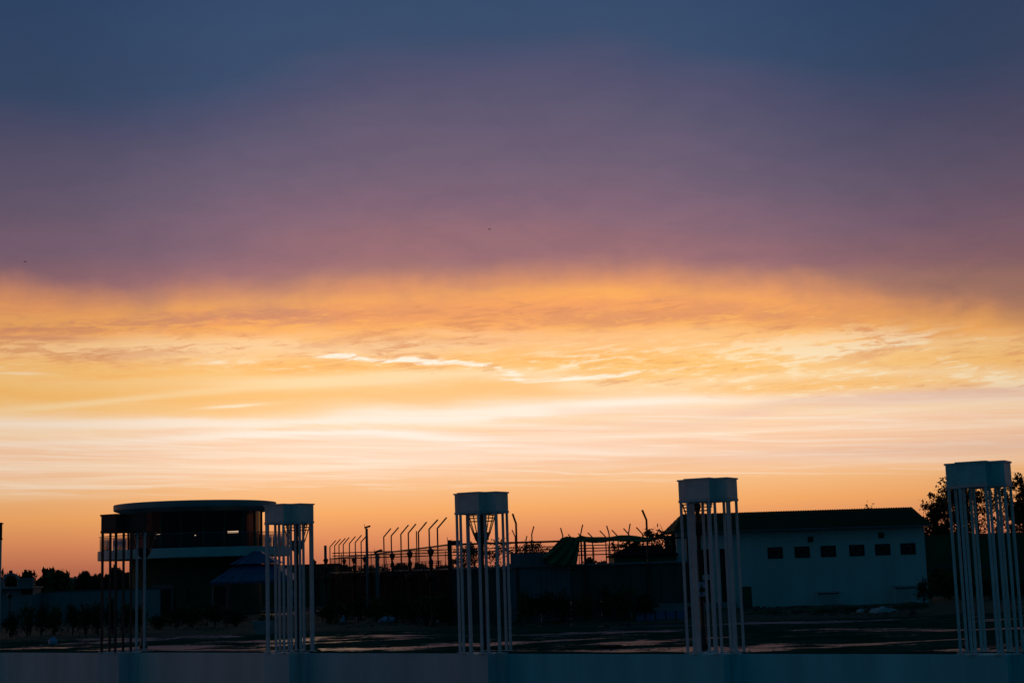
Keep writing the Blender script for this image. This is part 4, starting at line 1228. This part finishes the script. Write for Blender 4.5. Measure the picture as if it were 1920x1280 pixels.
for i, (px, py, Yd, wp, lb) in enumerate(hz_trees):
    b_ = at(px, py, Yd)
    t = thing('far_tree', lb, 'tree', (b_.x, Yd, 0), 0, 'trees along the horizon')
    wd = wp*Yd/F/2
    hh = max(1.2, b_.z)
    c_ = inst('crown', ht_me[i % 3], t, (0, 0, hh*.56)); c_.scale = (wd*.9, wd*.9, hh*.50); c_.rotation_euler = (0, 0, i*1.3)
    k_ = inst('trunk', tr_me, t, (0, 0, 0)); k_.scale = (3, 3, hh*.7)
# distant wood closing the horizon
r = np.random.default_rng(3)
V, Fc = [], []
for i in range(9000):
    x = r.uniform(-160, 190); y = 300 + r.uniform(-8, 8)
    hh = 2.6 + 1.0*mnoise.noise(Vector((x*.06, 0, 1))) + .5*mnoise.noise(Vector((x*.3, 0, 5)))
    z = hh*r.random()**.6
    s_ = .35
    a_ = r.normal(size=3); a_ /= np.linalg.norm(a_); b2 = np.cross(a_, r.normal(size=3)); b2 /= np.linalg.norm(b2)
    p = np.array([x, y, z]); k = len(V)
    V += [tuple(p-a_*s_), tuple(p+b2*s_*.6), tuple(p+a_*s_), tuple(p-b2*s_*.6)]; Fc.append((k, k+1, k+2, k+3))
MB().add(V, Fc).build('distant_wood', 'foliage_far', kind='stuff')
pf = at(132, 1084, 260)
MB().add([(pf.x-3.2, 260, 0), (pf.x+3.0, 260, 0), (pf.x+3.0, 260, pf.z), (pf.x-3.2, 260, pf.z-.1), (pf.x-3.2, 266, 0), (pf.x+3.0, 266, 0), (pf.x+3.0, 266, pf.z+.3), (pf.x-3.2, 266, pf.z+.2)],
         [(0, 1, 2, 3), (4, 7, 6, 5), (3, 2, 6, 7), (0, 3, 7, 4), (1, 5, 6, 2)])
tag(MB().add([(pf.x-3.2, 260, 0), (pf.x+3.0, 260, 0), (pf.x+3.0, 260, pf.z), (pf.x-3.2, 260, pf.z-.1), (pf.x-3.2, 266, 0), (pf.x+3.0, 266, 0), (pf.x+3.0, 266, pf.z+.3), (pf.x-3.2, 266, pf.z+.2)],
             [(0, 1, 2, 3), (4, 7, 6, 5), (3, 2, 6, 7), (0, 3, 7, 4), (1, 5, 6, 2)]).build('distant_barn', 'pink_field'), 'low pinkish barn far off between the round trees', 'barn')

# ------------------------------------------------------------------ far left: white wall and the arched house
LY = 86.0
fw = thing('far_wall', 'white boundary wall far at the left behind the shrubs', 'wall', (0, LY, 0))
xw0, xw1 = at(-200, 1110, LY).x, at(300, 1105, LY).x
zw = zat(120, 1108.5, LY)
nb = 9
for i in range(nb):
    a = xw0+(xw1-xw0)*i/nb; b = xw0+(xw1-xw0)*(i+1)/nb
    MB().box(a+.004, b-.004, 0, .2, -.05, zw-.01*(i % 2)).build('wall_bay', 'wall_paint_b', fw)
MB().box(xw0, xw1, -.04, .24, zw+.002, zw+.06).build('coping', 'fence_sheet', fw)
ah = at(34, 1103, 84)
hs = thing('arched_house', 'small white terrace house with a round arch and balustrade', 'house', (ah.x, 84, 0))
KH = 84/F
zl = zat(34, 1099.5, 84)
def hx(px): return (px-34)*KH
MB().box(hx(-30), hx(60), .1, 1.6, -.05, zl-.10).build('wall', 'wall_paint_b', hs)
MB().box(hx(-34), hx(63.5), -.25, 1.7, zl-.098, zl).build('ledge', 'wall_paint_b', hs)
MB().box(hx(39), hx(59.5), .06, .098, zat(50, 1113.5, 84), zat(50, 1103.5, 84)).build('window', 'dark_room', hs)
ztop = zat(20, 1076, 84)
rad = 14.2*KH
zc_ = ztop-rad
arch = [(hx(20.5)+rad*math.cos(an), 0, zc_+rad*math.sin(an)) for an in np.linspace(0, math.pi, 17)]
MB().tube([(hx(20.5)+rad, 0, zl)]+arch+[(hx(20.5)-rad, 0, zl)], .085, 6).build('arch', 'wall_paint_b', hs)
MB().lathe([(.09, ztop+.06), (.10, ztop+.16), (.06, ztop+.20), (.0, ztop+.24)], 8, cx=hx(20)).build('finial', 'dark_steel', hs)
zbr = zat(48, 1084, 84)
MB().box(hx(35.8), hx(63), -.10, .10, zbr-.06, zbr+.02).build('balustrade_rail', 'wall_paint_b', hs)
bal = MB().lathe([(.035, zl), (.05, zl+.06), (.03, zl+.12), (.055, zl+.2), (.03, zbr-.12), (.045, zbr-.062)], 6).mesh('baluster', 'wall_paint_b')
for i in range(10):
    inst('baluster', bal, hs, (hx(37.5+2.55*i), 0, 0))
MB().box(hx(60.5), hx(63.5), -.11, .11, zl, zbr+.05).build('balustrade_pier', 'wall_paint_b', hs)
# small garden lamp against the white wall
gl = at(18.5, 1122, 70)
sl = thing('garden_lamp', 'small garden lamp with a peaked lantern before the far white wall', 'lamp', (gl.x, 70, 0))
zg = gl.z
MB().tube([(0, 0, 0), (0, 0, zg)], .03, 6).build('post', 'dark_steel', sl)
MB().lathe([(.03, zg), (.05, zg+.02), (.11, zg+.16), (.10, zg+.17)], 6).build('lantern', 'lamp_glass', sl)
MB().lathe([(.16, zg+.16), (.16, zg+.18), (.05, zg+.25), (.03, zg+.30), (0, zg+.33)], 6).build('lantern_cap', 'dark_steel', sl)

# ------------------------------------------------------------------ clutter on the ground
def lump(name, label, cat, px, py, wpx, hpx, m, seed, group=None, depth=1.0, sub=3, sink=.15):
    p = gnd(px, py)
    rx = wpx*p.y/F/2; hz2 = hpx*p.y/F
    bm = bmesh.new()
    bmesh.ops.create_icosphere(bm, subdivisions=sub, radius=1)
    for v in bm.verts:
        n_ = mnoise.fractal(v.co*1.4+Vector((seed*3.1, 0, 0)), 1, 2, 4)
        v.co *= 1+.38*n_
        v.co = Vector((v.co.x*rx, v.co.y*rx*depth, max(v.co.z, -sink)*hz2))
    me = bpy.data.meshes.new(name); bm.to_mesh(me); bm.free()
    me.materials.append(MATS[m])
    for q in me.polygons: q.use_smooth = sub > 2
    o = bpy.data.objects.new(name, me); C.objects.link(o)
    o.location = (p.x, p.y, 0.0)
    return tag(o, label, cat, group)
lump('plastic_bag', 'crumpled white plastic bag on the bare ground', 'bag', 99, 1205, 18, 10, 'pale_blue', 1, None, .7, 3)
lump('soil_mound', 'long low mound of dark soil just behind the wall', 'mound', 1118, 1213, 120, 5, 'soil', 2, None, .5, 4)
lump('rock', 'small dark rock left of the soil mound', 'rock', 1064, 1214, 12, 5, 'soil', 3)
lump('soil_mound', 'small soil heap at the foot of the gazebo tower', 'mound', 586, 1219, 28, 6, 'soil', 4)
lump('rubbish_heap', 'pale heap of rubbish left of the blue crates', 'rubbish', 726, 1166, 36, 10, 'pale_blue', 5, None, .6, 4)
lump('rag', 'pale rag hanging upright on a stake', 'rag', 643, 1168, 9, 14, 'pale_blue', 6, None, .6, 3)
lump('rubble_heap', 'cream heap of rubbish below the rolled net', 'rubbish', 1140, 1148, 26, 13, 'sack', 7, None, .7, 4)
lump('sack', 'pale sack slumped before the building, left one', 'sack', 1614, 1150, 16, 9, 'sack', 8, None, .7, 3)
lump('sack', 'broad pale sack slumped right of the smaller one', 'sack', 1655, 1150, 46, 12, 'sack', 9, None, .5, 4)
lump('rubble_heap', 'dark heap of rubble under the left bench', 'rubble', 1555, 1149, 120, 14, 'soil', 10, None, .4, 4)
lump('rubble_heap', 'dark heap of rubble below the right bench', 'rubble', 1710, 1144, 90, 12, 'soil', 11, None, .4, 4)
lump('rubble_heap', 'dark heap of rubble beside the cabinet', 'rubble', 1440, 1153, 90, 9, 'soil', 12, None, .4, 4)
bits = MB()
r = np.random.default_rng(9)
for i in range(260):
    px = r.uniform(1395, 1735) if i < 170 else r.uniform(620, 1180)
    py = r.uniform(1140, 1156) if i < 170 else r.uniform(1158, 1176)
    p = gnd(px, py)
    s_ = r.uniform(.02, .09)
    bits.box(p.x-s_, p.x+s_*r.uniform(.4, 1.6), p.y-s_, p.y+s_, .02, .06+s_*r.uniform(.4, 1.3))
bits.build('rubble', 'rubble', kind='stuff')
# stones on the bare ground
bits = MB()
for i in range(500):
    px = r.uniform(-40, 1960); py = r.uniform(1190, 1228) - (px-960)*.012
    p = gnd(px, py)
    if (p.x-P0.x)*-dv.y + (p.y-P0.y)*dv.x < .9: continue
    s_ = r.uniform(.010, .034)
    bits.add([(p.x-s_, p.y-s_, -.03), (p.x+s_*1.2, p.y-s_*.8, -.03), (p.x+s_, p.y+s_, -.03), (p.x-s_*.9, p.y+s_*1.1, -.03), (p.x+s_*.2, p.y, s_*.5-.012)], [(0, 1, 4), (1, 2, 4), (2, 3, 4), (3, 0, 4)])
bits.build('gravel', 'rubble', kind='stuff')
# white pipe and crates
pp = gnd(837, 1168)
pipe = MB().tube([(-.42, 0, .07), (.45, .05, .07)], .07, 10).build('pipe', 'sack'); pipe.location = (pp.x, pp.y, .0)
tag(pipe, 'pale length of pipe lying left of the corner tower', 'pipe')
def crate(px, py, wpx, hpx, label):
    p = gnd(px, py)
    wd, hh = wpx*p.y/F/2, hpx*p.y/F
    t = thing('crate', label, 'crate', (p.x, p.y, 0), .2, 'blue crates by the fence')
    for sx, nm in ((-1, 'side'), (1, 'side')):
        MB().box(sx*wd-.015, sx*wd+.015, -.16, .16, 0, hh).build('side', 'blue_paint', t)
    for yy in (-.18, .15):
        for zz in (0.02, .4, .75):
            MB().box(-wd+.016, wd-.016, yy, yy+.02, hh*zz, hh*(zz+.2)).build('slat', 'blue_paint', t)
    MB().box(-wd+.016, wd-.016, -.158, .148, .0, .02).build('bottom', 'blue_paint', t)
crate(781, 1167, 13, 13, 'blue slatted crate, left of two by the fence')
crate(797, 1165, 11, 11, 'smaller blue slatted crate, right of two by the fence')
# blue tarpaulin bundles seen through the gazebo tower
bt = thing('tarp_bundle', 'blue tarpaulin bundle on a stand seen through the gazebo tower', 'tarpaulin', (at(550, 1120, 68).x, 68, 0))
zt0, zt1 = zat(550, 1131, 68), zat(552, 1108, 68)
cl = leaf_cloud(1, 1, .01, (.1, .1, .1), .1, 1)
bm = bmesh.new(); bmesh.ops.create_icosphere(bm, subdivisions=3, radius=1)
for v in bm.verts:
    v.co *= 1+.35*mnoise.fractal(v.co*1.7, 1, 2, 4)
    v.co = Vector((v.co.x*.26, v.co.y*.2, v.co.z*(zt1-zt0)/2))
me = bpy.data.meshes.new('bundle'); bm.to_mesh(me); bm.free(); me.materials.append(MATS['blue_paint'])
inst('bundle', me, bt, (0, 0, (zt0+zt1)/2))
for x in (-.18, .18):
    MB().box(x-.02, x+.02, -.02, .02, 0, zt0+.06).build('leg', 'dark_steel', bt)
MB().box(-.24, .24, -.15, .15, zt0+.0, zt0+.03).build('stand_top', 'dark_steel', bt)

# ------------------------------------------------------------------ birds
def bird(px, py, Yd, span, flap, label):
    p = at(px, py, Yd)
    m2 = MB()
    m2.tube([(-.20, 0, 0), (-.12, 0, .01), (0, 0, .015), (.12, 0, .02), (.19, 0, .03), (.23, 0, .025)], .03, 6, [.008, .03, .05, .045, .03, .006])
    for s_ in (-1, 1):
        m2.add([(-.06, 0, .02), (.07, 0, .02), (.03, s_*span*.5, flap*.6), (-.05, s_*span*.5, flap*.6), (-.08, s_*span, flap)],
               [(0, 1, 2, 3), (3, 2, 4)])
    m2.add([(-.18, -.02, 0), (-.30, -.05, 0), (-.30, .05, 0), (-.18, .02, 0)], [(0, 1, 2, 3)])
    o = m2.build('bird', 'skin_bird'); o.location = p; o.rotation_euler = (.15, 0, .35)
    tag(o, label, 'bird', 'birds in the sky')
bird(917.5, 430, 190, .32, .10, 'small dark bird high above the middle of the wall')
bird(47, 490.5, 190, .40, -.05, 'small dark bird high at the left of the sky')
